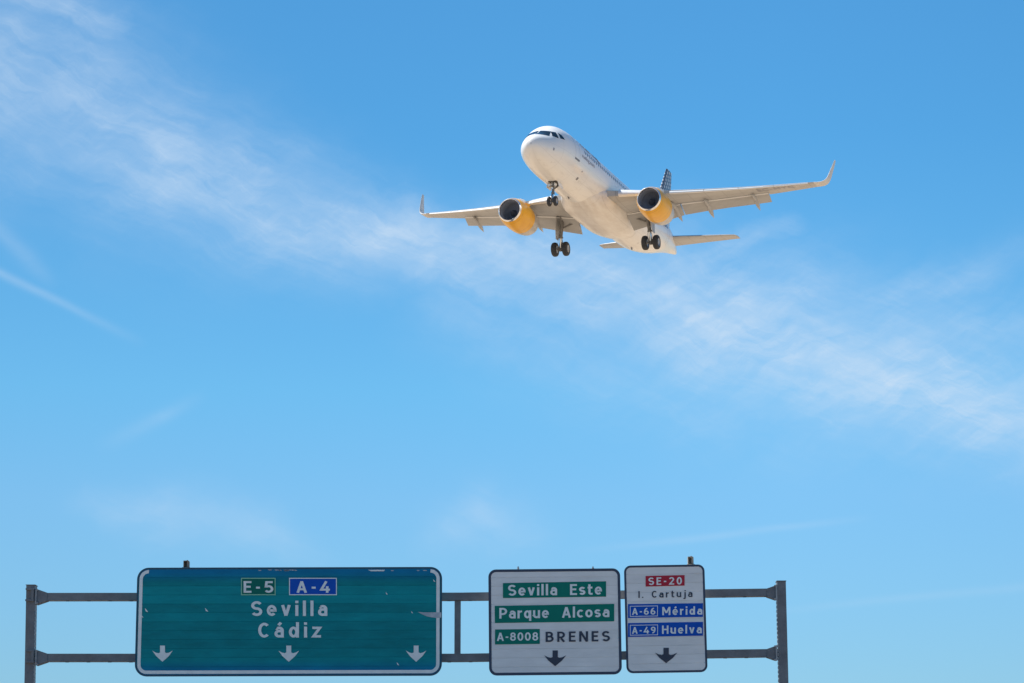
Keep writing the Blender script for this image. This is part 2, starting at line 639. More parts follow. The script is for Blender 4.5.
def text_mesh(body, bold=0.0, spacing=1.0):
    """Triangles of a word laid out flat in XY with its bounding box scaled to 0..1."""
    cu = bpy.data.curves.new('word', 'FONT')
    cu.body = body
    cu.size = 1.0
    cu.offset = bold
    cu.space_character = spacing
    cu.resolution_u = 6
    o = bpy.data.objects.new('word', cu)
    C.objects.link(o)
    bpy.context.view_layer.update()
    me = bpy.data.meshes.new_from_object(o.evaluated_get(bpy.context.evaluated_depsgraph_get()))
    bpy.data.objects.remove(o)
    bpy.data.curves.remove(cu)
    return me


# ------------------------------------------------------------------ road-sign lettering: uniform strokes along centre lines
def arc(cx, cy, rx, ry, a0, a1, n=14):
    return [(cx + rx * math.cos(R(a0 + (a1 - a0) * k / n)), cy + ry * math.sin(R(a0 + (a1 - a0) * k / n))) for k in range(n + 1)]


def glyph(ch, s):
    """Width and strokes of a character, cap height 1; a stroke is (points, closed)."""
    h, X, UP, DN = s / 2, .74, 1.04, -.25
    o = lambda *p: (list(p), False)
    if ch == 'S':
        w, r = .62, (1 - 2 * h) / 4
        return w, [(arc(w / 2, 1 - h - r, w / 2 - h, r, 28, 270) + arc(w / 2, h + r, w / 2 - h, r, 90, -152)[1:], False)]
    if ch == 's':
        w, r = .48, (X - 2 * h) / 4
        return w, [(arc(w / 2, X - h - r, w / 2 - h, r, 25, 270) + arc(w / 2, h + r, w / 2 - h, r, 90, -155)[1:], False)]
    if ch == 'C':
        return .62, [(arc(.34, .5, .34 - h, .5 - h, 46, 314, 20), False)]
    if ch == 'c':
        return .50, [(arc(.28, X / 2, .28 - h, X / 2 - h, 46, 314, 18), False)]
    if ch == 'E':
        w = .52
        return w, [o((w, 1 - h), (h, 1 - h), (h, h), (w, h)), o((s, .52), (w - .05, .52))]
    if ch == 'P':
        w, m = .60, .42
        ry = (1 - h - m) / 2
        return w, [o((h, 0), (h, 1 - h), *arc(w - h - ry, 1 - h - ry, ry, ry, 90, -90), (s, m))]
    if ch == 'R':
        w, m = .62, .44
        ry = (1 - h - m) / 2
        return w, [o((h, 0), (h, 1 - h), *arc(w - .02 - h - ry, 1 - h - ry, ry, ry, 90, -90), (s, m)), o((.30, m - h), (w - h * 1.05, 0))]
    if ch == 'B':
        w, m = .62, .53
        r1, r2 = (1 - h - m) / 2, (m - h) / 2
        return w, [o((h, h), (h, 1 - h), *arc(w - .05 - h - r1, 1 - h - r1, r1, r1, 90, -90), (s, m)),
                   o((s, m), *arc(w - h - r2, h + r2, r2, r2, 90, -90), (0, h))]
    if ch == 'A':
        w = .70
        return w, [o((h * 1.05, 0), (w / 2, .985)), o((w / 2, .985), (w - h * 1.05, 0)), o((.20, .30), (w - .20, .30))]
    if ch == 'H':
        w = .64
        return w, [o((h, 0), (h, 1)), o((w - h, 0), (w - h, 1)), o((s, .52), (w - s, .52))]
    if ch == 'I':
        return s, [o((h, 0), (h, 1))]
    if ch == 'N':
        w = .68
        return w, [o((h, 0), (h, 1)), o((w - h, 0), (w - h, 1)), o((h * 1.1, 1), (w - h * 1.1, 0))]
    if ch == 'M':
        w = .82
        return w, [o((h, 0), (h, 1)), o((w - h, 0), (w - h, 1)), o((h * 1.1, .97), (w / 2, .27)), o((w / 2, .27), (w - h * 1.1, .97))]
    if ch == '0':
        return .58, [(arc(.29, .5, .29 - h, .5 - h, 0, 360, 24)[:-1], True)]
    if ch == '8':
        w, m = .58, .53
        return w, [(arc(w / 2, (1 - h + m) / 2, w / 2 - h - .03, (1 - h - m) / 2, 0, 360, 20)[:-1], True),
                   (arc(w / 2, (m + h) / 2, w / 2 - h, (m - h) / 2, 0, 360, 20)[:-1], True)]
    if ch in '69':
        w = .58
        st = [(arc(w / 2, .31, w / 2 - h, .31 - h, 0, 360, 22)[:-1], True),
              (arc(w / 2 + .12, .36, w / 2 + .12 - h, .64 - h, 182, 92, 12), False)]
        if ch == '9':
            st = [([(w - x, 1 - y) for x, y in p], c) for p, c in st]
        return w, st
    if ch == '4':
        return .64, [o((.40, .99), (h * .9, .27), (.64, .27)), o((.46, 0), (.46, .56))]
    if ch == '5':
        w = .58
        return w, [o((w - .04, 1 - h), (.11 + h * .3, 1 - h), (.07 + h * .3, .54), *arc(.27, .325, w - .27 - h, .325 - h, 118, -145, 18))]
    if ch == '2':
        w = .58
        return w, [o(*arc(w / 2, .70, w / 2 - h, .30 - h, 165, -25, 14), (h * 1.2, h), (w, h))]
    if ch == '-':
        return .30, [o((.02, .44), (.28, .44))]
    if ch == '.':
        return s, [o((h, 0), (h, s))]
    if ch in 'aá':
        w = .52
        st = [o((h + .02, X - .13), *arc(w / 2, X - h - .17, w / 2 - h, .17, 140, 0, 10), (w - h, 0)),
              o((w - h, .44), *arc(.25, (.44 + h) / 2, .25 - h, (.44 - h) / 2, 90, 270, 12), (w - h, h + .02))]
        if ch == 'á':
            st.append(o((w / 2 - .03, X + .09), (w / 2 + .10, X + .27)))
        return w, st
    if ch in 'eé':
        w = .54
        st = [o((h * 1.6, X / 2), (w - h, X / 2), *arc(w / 2, X / 2, w / 2 - h, X / 2 - h, 6, 318, 22))]
        if ch == 'é':
            st.append(o((w / 2 - .03, X + .09), (w / 2 + .10, X + .27)))
        return w, st
    if ch == 'v':
        return .54, [o((h, X), (.27, .02)), o((.27, .02), (.54 - h, X))]
    if ch in 'ij':
        if ch == 'i':
            return s, [o((h, 0), (h, X)), o((h, X + .12), (h, X + .12 + s))]
        x = .20
        return x + h, [o((x, X), (x, -.10), *arc(x - .12, -.10, .12, .10, -20, -90, 5), (0, -.20)), o((x, X + .12), (x, X + .12 + s))]
    if ch == 'l':
        return s, [o((h, 0), (h, UP))]
    if ch == 'o':
        return .56, [(arc(.28, X / 2, .28 - h, X / 2 - h, 0, 360, 22)[:-1], True)]
    if ch in 'dq':
        w = .56
        st = [(arc(.26, X / 2, .26 - h, X / 2 - h, 0, 360, 22)[:-1], True)]
        st.append(o((w - h, 0), (w - h, UP)) if ch == 'd' else o((w - h, DN), (w - h, X)))
        return w, st
    if ch == 'r':
        return .36, [o((h, 0), (h, X)), o(*arc(.36, X - h - .20, .36 - h, .20, 180, 92, 8))]
    if ch == 'u':
        w = .54
        rx = w / 2 - h
        return w, [o((h, X), (h, h + rx), *arc(w / 2, h + rx, rx, rx, 180, 350, 12)), o((w - h, 0), (w - h, X))]
    if ch == 't':
        return .38, [o((.14, X + .22), (.14, h + .10), *arc(.26, h + .10, .12, .10, 190, 270, 6), (.38, h)), o((0, X - h), (.36, X - h))]
    if ch == 'z':
        w = .50
        return w, [o((.01, X - h), (w - h * .9, X - h), (h * .9, h), (w - .01, h))]
    raise KeyError(ch)


def stroke_quads(pts, closed, s):
    """Left and right edge of a stroke with mitred corners."""
    P = [Vector(p) for p in pts]
    n = len(P)
    out = []
    for i in range(n):
        a = P[i - 1] if (i > 0 or closed) else None
        b = P[(i + 1) % n] if (i < n - 1 or closed) else None
        d0 = (P[i] - a).normalized() if a is not None else None
        d1 = (b - P[i]).normalized() if b is not None else None
        if d0 is None:
            nv, k = Vector((-d1.y, d1.x)), 1
        elif d1 is None:
            nv, k = Vector((-d0.y, d0.x)), 1
        else:
            n0, n1 = Vector((-d0.y, d0.x)), Vector((-d1.y, d1.x))
            nv = n0 + n1
            nv = nv.normalized() if nv.length > 1e-6 else n0
            k = min(1 / max(nv.dot(n0), .3), 1.9)
        out.append((P[i] + nv * (s / 2 * k), P[i] - nv * (s / 2 * k)))
    return out


def road_word(body, aspect, s):
    """Vertices (u 0..1, v in cap heights, layer) and faces of a word whose letter gaps fill the aspect ratio."""
    gl_, space = [], .46
    for ch in body:
        gl_.append((None, space) if ch == ' ' else (glyph(ch, s)[1], glyph(ch, s)[0]))
    total = sum(w for _, w in gl_)
    k = min(1.22, max(1.0, (aspect - .15 * (len(body) - 1)) / total))     # wider letters before wider gaps
    gap = (aspect - total * k) / max(1, len(body) - 1)
    scale = 1.0
    if not .07 <= gap <= .34:
        gap = min(max(gap, .07), .34)
        scale = aspect / (total * k + gap * (len(body) - 1))
    V, Fc, x = [], [], 0.0
    for strokes, w in gl_:
        for li, (pts, closed) in enumerate(strokes or []):
            q = stroke_quads(pts, closed, s)
            b0 = len(V)
            for a, b in q:
                V.append(((x + a.x * k) * scale / aspect, a.y, li))
                V.append(((x + b.x * k) * scale / aspect, b.y, li))
            m = len(q)
            for i in range(m if closed else m - 1):
                j = (i + 1) % m
                Fc.append((b0 + 2 * i, b0 + 2 * j, b0 + 2 * j + 1, b0 + 2 * i + 1))
        x += w * k + gap
    return V, Fc


CAP = {}


def word_polys(body, bold, spacing):
    me = text_mesh(body, bold, spacing)
    vs = [v.co.copy() for v in me.vertices]
    fs = [tuple(p.vertices) for p in me.polygons]
    bpy.data.meshes.remove(me)
    x0, x1 = min(v.x for v in vs), max(v.x for v in vs)
    if bold not in CAP:
        mc = text_mesh('E', bold, 1)
        CAP[bold] = (min(v.co.y for v in mc.vertices), max(v.co.y for v in mc.vertices))
        bpy.data.meshes.remove(mc)
    b, t = CAP[bold]
    return [((v.x - x0) / (x1 - x0), (v.y - b) / (t - b)) for v in vs], fs   # u across the word, v: 0 baseline, 1 cap height


# ------------------------------------------------------------------ ground and road
def sheet(name, pts, z, m):
    bm = bmesh.new()
    bm.faces.new([bm.verts.new((x, y, z)) for x, y in pts])
    o = link(name, bm, m)
    o['kind'] = 'structure'
    return o


sheet('ground', [(6000 * math.cos(k * math.pi / 24), 6000 * math.sin(k * math.pi / 24)) for k in range(48)], 0, MT['soil'])
sheet('road', [(-15, -300), (11, -300), (11, 1500), (-15, 1500)], .004, MT['asphalt'])


# ------------------------------------------------------------------ sign gantry
YG = 51.0                                                     # distance of the gantry along the road
CP, SP = math.cos(PITCH), math.sin(PITCH)


def at(px, py, y=YG):
    """Where the sight line through a picture point meets the plane of the gantry."""
    a, u = (px - 512) / F_PX, (341.5 - py) / F_PX
    d = Vector((a, CP - u * SP, SP + u * CP))
    k = y / d.y
    return Vector((0, 0, EYE)) + d * k


YB = YG + .42                                                 # beams stand behind the sign faces
gantry = tag(empty('sign_gantry', (at(407, 620).x, YB, 0)), 'grey steel gantry of two posts and two long crossbeams carrying the road signs', 'sign gantry')
G0 = gantry.location.copy()


def gl(v):
    return Vector(v) - G0


def gantry_post(top_px, top_py, bot_px, bot_py, inward):
    t, b = at(top_px, top_py, YB), at(bot_px, bot_py, YB)
    d = (b - t) / (b.z - t.z)                                 # lean per metre of height
    foot = t + d * (0 - t.z)
    bm = bmesh.new()
    w, dep, th = .172, .26, .014

    def section(c):
        return [c + Vector((x, y, 0)) for x, y in
                ((-w / 2, -dep / 2), (w / 2, -dep / 2), (w / 2, dep / 2), (-w / 2, dep / 2))]
    loft(bm, [[gl(p) for p in section(foot)], [gl(p) for p in section(t)]])
    # cap plate and base plate
    box(bm, gl(t + Vector((0, 0, .009))), (w + .02, dep + .02, .012))
    box(bm, gl(foot + Vector((0, 0, .02))), (.6, .6, .04))
    post = link('post', bm, MT['steel'], gantry)
    # perforated strip on the inner side: plate with a column of open slots
    bm = bmesh.new()
    za, zb_ = t.z - .22, 2.9
    ca, cb = t + d * (za - t.z), t + d * (zb_ - t.z)
    xo = inward * (w / 2 + .004)
    loft(bm, [[gl(c + Vector((xo + ex, -.09 + ey, 0))) for ex, ey in ((-.004, -.03), (.004, -.03), (.004, .03), (-.004, .03))] for c in (ca, cb)])
    z = t.z - .25
    while z > 3.0:
        c = t + d * (z - t.z)
        xo = inward * (w / 2 + .014)
        box(bm, gl(c + Vector((xo, -.09, 0))), (.024, .05, .05))
        z -= .085
    link('perforated_strip', bm, MT['alum'], post)
    return t, d, w


tL = gantry_post(31.8, 586.0, 30.0, 683.0, 1)
tR = gantry_post(780.8, 582.0, 783.4, 683.0, -1)


def beam(pts_px, h_px):
    bm = bmesh.new()
    rings = []
    h = h_px / 51.0
    for px, py in pts_px:
        c = at(px, py, YB)
        rings.append([gl(c + Vector((0, sy * .11, sz * h / 2))) for sy, sz in ((-1, -1), (-1, 1), (1, 1), (1, -1))])
    loft(bm, rings)
    # bolted splice tabs under the beam
    for (ax, ay), (bx, by) in zip(pts_px, pts_px[1:]):
        n = max(1, int((bx - ax) / 21))
        for k in range(n):
            f = (k + .5) / n
            c = at(ax + (bx - ax) * f, ay + (by - ay) * f, YB)
            box(bm, gl(c + Vector((0, -.05, -h / 2 - .008))), (.07, .05, .014))
    return link('crossbeam', bm, MT['steel'], gantry)


def haunch(px_post, px_in, py, h_post, h_in):
    """Flared end plate that widens the beam where it meets the post."""
    a, b = at(px_post, py, YB), at(px_in, py, YB)
    bm = bmesh.new()
    k = 1 / 51.0
    prism(bm, [gl(a + Vector((0, -.125, -h_post / 2 * k))), gl(a + Vector((0, -.125, h_post / 2 * k))),
               gl(b + Vector((0, -.125, h_in / 2 * k))), gl(b + Vector((0, -.125, -h_in / 2 * k)))], (0, .25, 0))
    o = link('gusset_plate', bm, MT['steel'], gantry)
    s = 1 if px_in > px_post else -1
    bm = bmesh.new()
    for dz in (-.13, .13):                                     # bolt heads through the end plate
        tube(bm, gl(a + Vector((s * .03, -.128, dz))), gl(a + Vector((s * .03, -.16, dz))), .016, n=8)
    box(bm, gl(a + Vector((-s * .0, -.10, 0))), (.03, .10, .30))
    link('end_plate', bm, MT['alum'], o)
    return o


beam([(36.6, 597.2), (460, 596.9), (776, 592.7)], 7.6)
beam([(36.0, 658.0), (460, 658.0), (778, 653.2)], 7.8)
for py in (597.2, 658):
    haunch(37.2, 48, py, 15.5, 8)
for py in (593.0, 653.4):
    haunch(775.8, 766.5, py, 14.5, 8)
# clamp blocks on the left post
for py in (595.5, 657):
    c = at(31.5, py, YB) + Vector((0, -.16, 0))
    bm = bmesh.new()
    box(bm, gl(c + Vector((0, 0, .11))), (.17, .07, .035))
    box(bm, gl(c + Vector((0, 0, -.11))), (.17, .07, .035))
    box(bm, gl(c + Vector((.05, .0, 0))), (.05, .055, .18))
    link('clamp', bm, MT['steel'], gantry)
bm = bmesh.new()
a, b = at(457.6, 600.8, YB), at(457.6, 654.2, YB)
box(bm, gl((a + b) / 2), (.122, .12, (a - b).length))
link('upright_strut', bm, MT['steel'], gantry)


# ------------------------------------------------------------------ the three signs
class Sign:
    """A slatted sign: everything is drawn in metres in its own frame (x right, z up, -y towards the road users)."""

    def __init__(self, name, label, px, tilt, rad_px, face, edge_mat, group, depth=.10, groove=.008):
        self.groove = groove
        x0, y0, x1, y1 = px
        A, B = at(x0, (y0 + y1) / 2), at(x1, (y0 + y1) / 2)
        T, Bo = at((x0 + x1) / 2, y0), at((x0 + x1) / 2, y1)
        self.c = at((x0 + x1) / 2, (y0 + y1) / 2)
        self.w, self.h = (B - A).length, (T - Bo).length
        self.k = self.w / (x1 - x0)
        self.tilt = R(tilt)
        self.root = tag(empty(name, self.c), label, 'road sign', group)
        self.root.rotation_euler = (0, -self.tilt, 0)
        self.inv = Matrix.Rotation(self.tilt, 4, 'Y')
        self.rad = rad_px * self.k
        self.depth = depth
        self.panel = self.make_panel(face)

    def loc(self, px, py):
        v = self.inv @ (at(px, py) - self.c)
        return v.x, v.z

    def half(self, z, w, h, r):
        """Half width of the rounded outline at height z."""
        e = abs(z) - (h / 2 - r)
        if e <= 0:
            return w / 2
        e = min(e, r)
        return w / 2 - r + math.sqrt(max(0, r * r - e * e))

    def make_panel(self, face):
        w, h, r = self.w, self.h, self.rad
        zs = {-h / 2: 0.0, h / 2: 0.0}
        g = .005
        k0 = int(-h / 2 / SLAT) - 1
        for k in range(k0, -k0 + 1):
            zc = k * SLAT
            if abs(zc) < h / 2 - .02:
                zs[zc - g] = 0.0
                zs[zc - g * .4] = self.groove
                zs[zc + g * .4] = self.groove
                zs[zc + g] = 0.0
        for q in range(1, 9):
            for s in (-1, 1):
                z = s * (h / 2 - r * (1 - math.cos(q / 9 * math.pi / 2)))
                if all(abs(z - zz) > .003 for zz in zs):
                    zs[z] = 0.0 if min((abs(z - k * SLAT) for k in range(k0, -k0 + 1))) > g else self.groove
        keys = sorted(zs)
        bm = bmesh.new()
        rows = []
        for z in keys:
            x = max(self.half(z, w, h, r), .01)
            rows.append([bm.verts.new((-x, zs[z], z)), bm.verts.new((x, zs[z], z)),
                         bm.verts.new((x, self.depth, z)), bm.verts.new((-x, self.depth, z))])
        for a, b in zip(rows, rows[1:]):
            for i in range(4):
                j = (i + 1) % 4
                bm.faces.new((a[i], a[j], b[j], b[i]))
        bm.faces.new(rows[0])
        bm.faces.new(rows[-1])
        return link('panel', bm, None, self.root, mats=[face])

    def ring(self, name, inset, width, m, y=-.004, parent=None, gap_top=False, n=10, thick=.003, breaks=None):
        """A raised border line that follows the rounded outline."""
        def outline(ins):
            w2, h2, r = self.w / 2 - ins, self.h / 2 - ins, max(self.rad - ins, .01)
            pts = []
            for cx, cz, a0 in ((w2 - r, h2 - r, 0), (-w2 + r, h2 - r, 90), (-w2 + r, -h2 + r, 180), (w2 - r, -h2 + r, 270)):
                for q in range(n + 1):
                    a = R(a0 + 90 * q / n)
                    pts.append((cx + r * math.cos(a), cz + r * math.sin(a)))
            return pts
        o, i = outline(inset), outline(inset + width)
        bm = bmesh.new()
        N = len(o)
        for q in range(N):
            j = (q + 1) % N
            if gap_top and q == n:          # the straight run along the top
                continue
            prism(bm, [(o[q][0], y, o[q][1]), (o[j][0], y, o[j][1]), (i[j][0], y, i[j][1]), (i[q][0], y, i[q][1])], (0, thick, 0))
        bmesh.ops.remove_doubles(bm, verts=bm.verts[:], dist=1e-5)
        return link(name, bm, m, parent or self.root)

    def poly(self, name, pts_px, m, y=-.006, parent=None, thick=.002):
        bm = bmesh.new()
        pts = [self.loc(*p) for p in pts_px]
        prism(bm, [(x, y, z) for x, z in pts], (0, thick, 0))
        return link(name, bm, m, parent or self.root)

    def plate(self, tl, tr, bl, br, m, name='route_plate', y=-.006):
        return self.poly(name, [tl, tr, br, bl], m, y)

    def frame(self, parent, tl, tr, bl, br, t_px, m, y=-.009):
        q = [Vector(self.loc(*p)) for p in (tl, tr, br, bl)]
        t = t_px * self.k
        c = sum(q, Vector((0, 0))) / 4
        ins = []
        for p in q:
            ins.append(Vector((p.x - math.copysign(t, p.x - c.x), p.y - math.copysign(t, p.y - c.y))))
        bm = bmesh.new()
        for a in range(4):
            b = (a + 1) % 4
            prism(bm, [(q[a].x, y, q[a].y), (q[b].x, y, q[b].y), (ins[b].x, y, ins[b].y), (ins[a].x, y, ins[a].y)], (0, .002, 0))
        bmesh.ops.remove_doubles(bm, verts=bm.verts[:], dist=1e-5)
        return link('border_line', bm, m, parent)

    def text(self, body, xl, xr, yl_cap, yl_base, m, yr_cap=None, yr_base=None, stroke=.17, parent=None, y=-.010):
        """A word between two picture columns; cap line and base line may slope."""
        yr_cap = yl_cap if yr_cap is None else yr_cap
        yr_base = yl_base if yr_base is None else yr_base
        aspect = (xr - xl) / (((yl_base - yl_cap) + (yr_base - yr_cap)) / 2)
        uv, fs = road_word(body, aspect, stroke)
        bm = bmesh.new()
        vs = []
        for u, v, lift in uv:
            cap = yl_cap + (yr_cap - yl_cap) * u
            base = yl_base + (yr_base - yl_base) * u
            x, z = self.loc(xl + (xr - xl) * u, base + (cap - base) * v)
            vs.append(bm.verts.new((x, y - lift * .0004, z)))
        for f in fs:
            try:
                bm.faces.new([vs[i] for i in f])
            except ValueError:
                pass
        bmesh.ops.remove_doubles(bm, verts=bm.verts[:], dist=1e-6)
        res = bmesh.ops.extrude_face_region(bm, geom=bm.faces[:])
        for e in res['geom']:
            if isinstance(e, bmesh.types.BMVert):
                e.co.y += .002
        return link('lettering', bm, m, parent or self.root)

    def arrow(self, xl, xr, y0, y1, m):
        w, h = xr - xl, y1 - y0
        cx = (xl + xr) / 2
        pts = [(-.12, 0), (.12, 0), (.12, .42), (.20, .47), (.33, .43), (.5, .31), (.30, .66), (0, 1),
               (-.30, .66), (-.5, .31), (-.33, .43), (-.20, .47), (-.12, .42)]
        return self.poly('arrow', [(cx + a * w, y0 + b * h) for a, b in pts], m, y=-.007)


GRP = 'overhead road signs on the gantry'
# --- wide green sign
g = Sign('road_sign', 'wide teal green overhead sign reading Sevilla and Cádiz with three white arrows', (136.2, 567.3, 441.8, 675.6), .15, 11.5, MT['s_green'], None, GRP, groove=.005)
g.ring('edge_strip', -.004, .034, MT['s_edge_green'], y=-.003, thick=.02)
g.ring('border', 2.2 * g.k, 3.3 * g.k, MT['reflective'], y=-.0055, gap_top=True)
p = g.plate((241.1, 577.9), (275.6, 577.9), (241.1, 595.2), (275.6, 595.2), MT['p_darkgreen'])
g.frame(p, (241.1, 577.9), (275.6, 577.9), (241.1, 595.2), (275.6, 595.2), .9, MT['p_lightgreen'])
g.text('E-5', 243.6, 273.4, 581.2, 592.8, MT['reflective'], parent=p)
p = g.plate((289.1, 577.9), (336.9, 577.9), (289.1, 595.2), (336.9, 595.2), MT['p_blue'])
g.frame(p, (289.1, 577.9), (336.9, 577.9), (289.1, 595.2), (336.9, 595.2), .9, MT['reflective'])
g.text('A-4', 296.4, 330.0, 581.2, 592.8, MT['reflective'], parent=p)
g.text('Sevilla', 251.2, 327.4, 601.2, 616.0, MT['reflective'])
g.text('Cádiz', 258.2, 321.2, 622.8, 637.6, MT['reflective'])
for xl, xr in ((152.3, 172.8), (278.4, 299.2), (405.9, 426.4)):
    g.arrow(xl, xr, 645.6, 661.8, MT['reflective'])
# torn strip of film at the right edge and small chips
g.poly('peeled_film', [(417.8, 611.9), (424, 612.5), (430, 612.4), (441.3, 612.4), (441.3, 617.6), (436, 618.0), (431, 617.3), (427, 616.4), (421.5, 614.0)], MT['film_worn'], y=-.012)
for x, y, s in ((146.4, 610.2, 2.0), (206.4, 609.8, 2.0), (397.8, 663.8, 1.5), (386.6, 593.4, 1.3), (434.2, 580.6, 1.4), (412, 612.2, 1.2), (142.4, 616.5, 1.2)):
    g.poly('paint_chip', [(x - s * .7, y - s), (x + s * .4, y + s * .2), (x + s * .9, y + s), (x - s * .3, y + s * .6)], MT['reflective'], y=-.0075)
random.seed(3)
for k in range(15):
    x = random.choice([random.uniform(262, 300), random.uniform(320, 425), random.uniform(160, 425)])
    wd = random.uniform(1.2, 6)
    yy = 570.2 + random.uniform(-.3, .6)
    g.poly('border_remnant', [(x, yy - .5), (x + wd, yy - .35), (x + wd * .9, yy + .3), (x + wd * .3, yy + .5)], MT['film_worn'], y=-.0065)
g.poly('border_remnant', [(368, 569.9), (385, 569.8), (384, 571.2), (371, 571.3)], MT['reflective'], y=-.0068)

# --- white sign with two green destinations
w = Sign('road_sign', 'white overhead sign reading Sevilla Este, Parque Alcosa and Brenes on green plates', (488.9, 568.9, 620.8, 674.5), .55, 7.5, MT['s_white'], None, GRP)
w.ring('border', -.004, .052, MT['s_edge'], y=-.004, thick=.02)
p = w.plate((502.9, 583.1), (606.1, 581.3), (502.9, 598.1), (606.1, 596.7), MT['p_green'], 'destination_plate')
w.text('Sevilla', 508.0, 557.1, 584.9, 595.8, MT['reflective'], 584.3, 595.2, parent=p)
w.text('Este', 570.0, 601.9, 584.2, 595.1, MT['reflective'], 583.7, 594.6, parent=p)
p = w.plate((494.7, 605.9), (614.2, 603.9), (494.9, 623.1), (614.2, 621.3), MT['p_green'], 'destination_plate')
w.text('Parque', 499.3, 548.9, 608.0, 618.7, MT['reflective'], 607.3, 618.0, parent=p)
w.text('Alcosa', 561.8, 609.4, 607.1, 617.8, MT['reflective'], 606.4, 617.1, parent=p)
p = w.plate((495.0, 629.5), (539.8, 628.9), (495.0, 644.5), (539.8, 643.9), MT['p_green'])
w.text('A-8008', 496.8, 538.2, 632.7, 641.0, MT['reflective'], 632.2, 640.6, parent=p)
w.text('BRENES', 545.6, 610.0, 631.8, 642.1, MT['ink'], 631.0, 641.3)
w.arrow(544.2, 566.2, 650.4, 666.2, MT['ink'])
for px in (518.2, 593.0):
    bm = bmesh.new()
    x, z = w.loc(px, 568.6)
    tube(bm, (x, .03, z - .01), (x, .03, z + .045), .014, n=8)
    tube(bm, (x, .03, z + .005), (x, .03, z + .016), .026, n=6)
    link('lifting_bolt', bm, MT['alum'], w.root)

# --- narrow white sign with blue motorways
n_ = Sign('road_sign', 'narrow white overhead sign with red SE-20 plate and blue Mérida and Huelva plates', (625.4, 565.0, 705.8, 672.2), .9, 6.5, MT['s_white'], None, GRP)
n_.ring('border', -.004, .040, MT['s_edge'], y=-.004, thick=.02)
p = n_.plate((645.6, 576.0), (684.6, 575.1), (645.6, 586.6), (684.6, 585.6), MT['p_red'])
n_.text('SE-20', 648.4, 681.9, 577.6, 585.1, MT['reflective'], 577.0, 584.5, parent=p)
n_.text('I. Cartuja', 638.4, 692.4, 591.2, 598.0, MT['ink'], 590.2, 597.0, stroke=.155)
p = n_.plate((628.0, 604.2), (703.0, 603.2), (628.0, 618.1), (703.0, 616.9), MT['p_blue'], 'destination_plate')
n_.frame(p, (629.9, 606.0), (657.8, 605.6), (629.9, 616.8), (657.8, 616.3), .6, MT['reflective'])
n_.text('A-66', 631.9, 655.4, 608.1, 615.0, MT['reflective'], 607.7, 614.6, parent=p)
n_.text('Mérida', 662.2, 702.3, 607.0, 615.2, MT['reflective'], 606.5, 614.6, parent=p)
p = n_.plate((628.0, 623.1), (703.0, 621.9), (628.0, 637.0), (703.0, 635.7), MT['p_blue'], 'destination_plate')
n_.frame(p, (629.9, 625.0), (657.9, 624.6), (629.9, 635.6), (657.9, 635.1), .6, MT['reflective'])
n_.text('A-49', 631.9, 655.6, 627.1, 633.9, MT['reflective'], 626.7, 633.5, parent=p)
n_.text('Huelva', 662.0, 701.8, 625.6, 633.9, MT['reflective'], 625.1, 633.3, parent=p)
n_.arrow(655.0, 677.3, 647.8, 663.2, MT['ink'])


def top_bracket(s, px0, px1, py0, py1, m):
    """Cut-off end of the support channel that shows above the sign: two flanges, a web and a foot plate."""
    x0, zt = s.loc(px0, py0)
    x1, zb = s.loc(px1, py1)
    wd, hh = x1 - x0, zt - zb
    bm = bmesh.new()
    xc = (x0 + x1) / 2
    box(bm, (x0 + wd * .06, .14, zb + hh * .55), (wd * .12, .12, hh * .8))
    box(bm, (x1 - wd * .18, .14, zb + hh * .55), (wd * .36, .12, hh * .8))
    box(bm, (xc, .195, zb + hh * .55), (wd * .9, .012, hh * .8))
    box(bm, (xc - wd * .05, .14, zt - hh * .04), (wd * .86, .14, hh * .1))
    box(bm, (xc, .13, zb + hh * .02), (wd * 1.35, .16, hh * .16))
    tube(bm, (xc + wd * .12, .14, zt), (xc + wd * .12, .14, zt + hh * .12), wd * .13, n=8)
    return link('support_channel', bm, m, s.root)


top_bracket(g, 182.9, 188.4, 560.2, 567.6, MT['rust'])
top_bracket(n_, 688.0, 694.0, 556.2, 564.6, MT['beige'])

# ------------------------------------------------------------------ the airliner (x aft from the nose, y starboard, z up)
PIVOT = Vector((18.0, 0, 0))
airliner = tag(empty('airliner'), 'white passenger jet with yellow engines and wheels down, flying in the blue sky', 'aeroplane')
Rb = [[0.34929, 0.93667, 0.02549], [0.22581, -0.05775, -0.97246], [0.9094, -0.34543, 0.23168]]   # columns: aft, port, up; rows: right, down, ahead
TC = Vector((7.685, -11.253, 210.112))


def cam_dir(v):                                                # (right, down, ahead) -> world
    x, d, f = v
    return Vector((x, f * CP + d * SP, f * SP - d * CP))


cols = [cam_dir([Rb[r][c] for r in range(3)]) for c in range(3)]
cols[1] = -cols[1]
rot = Matrix((cols[0], cols[1], cols[2])).transposed()
airliner.matrix_world = Matrix.Translation(Vector((0, 0, EYE)) + cam_dir(TC)) @ rot.to_4x4() @ Matrix.Translation(-PIVOT)

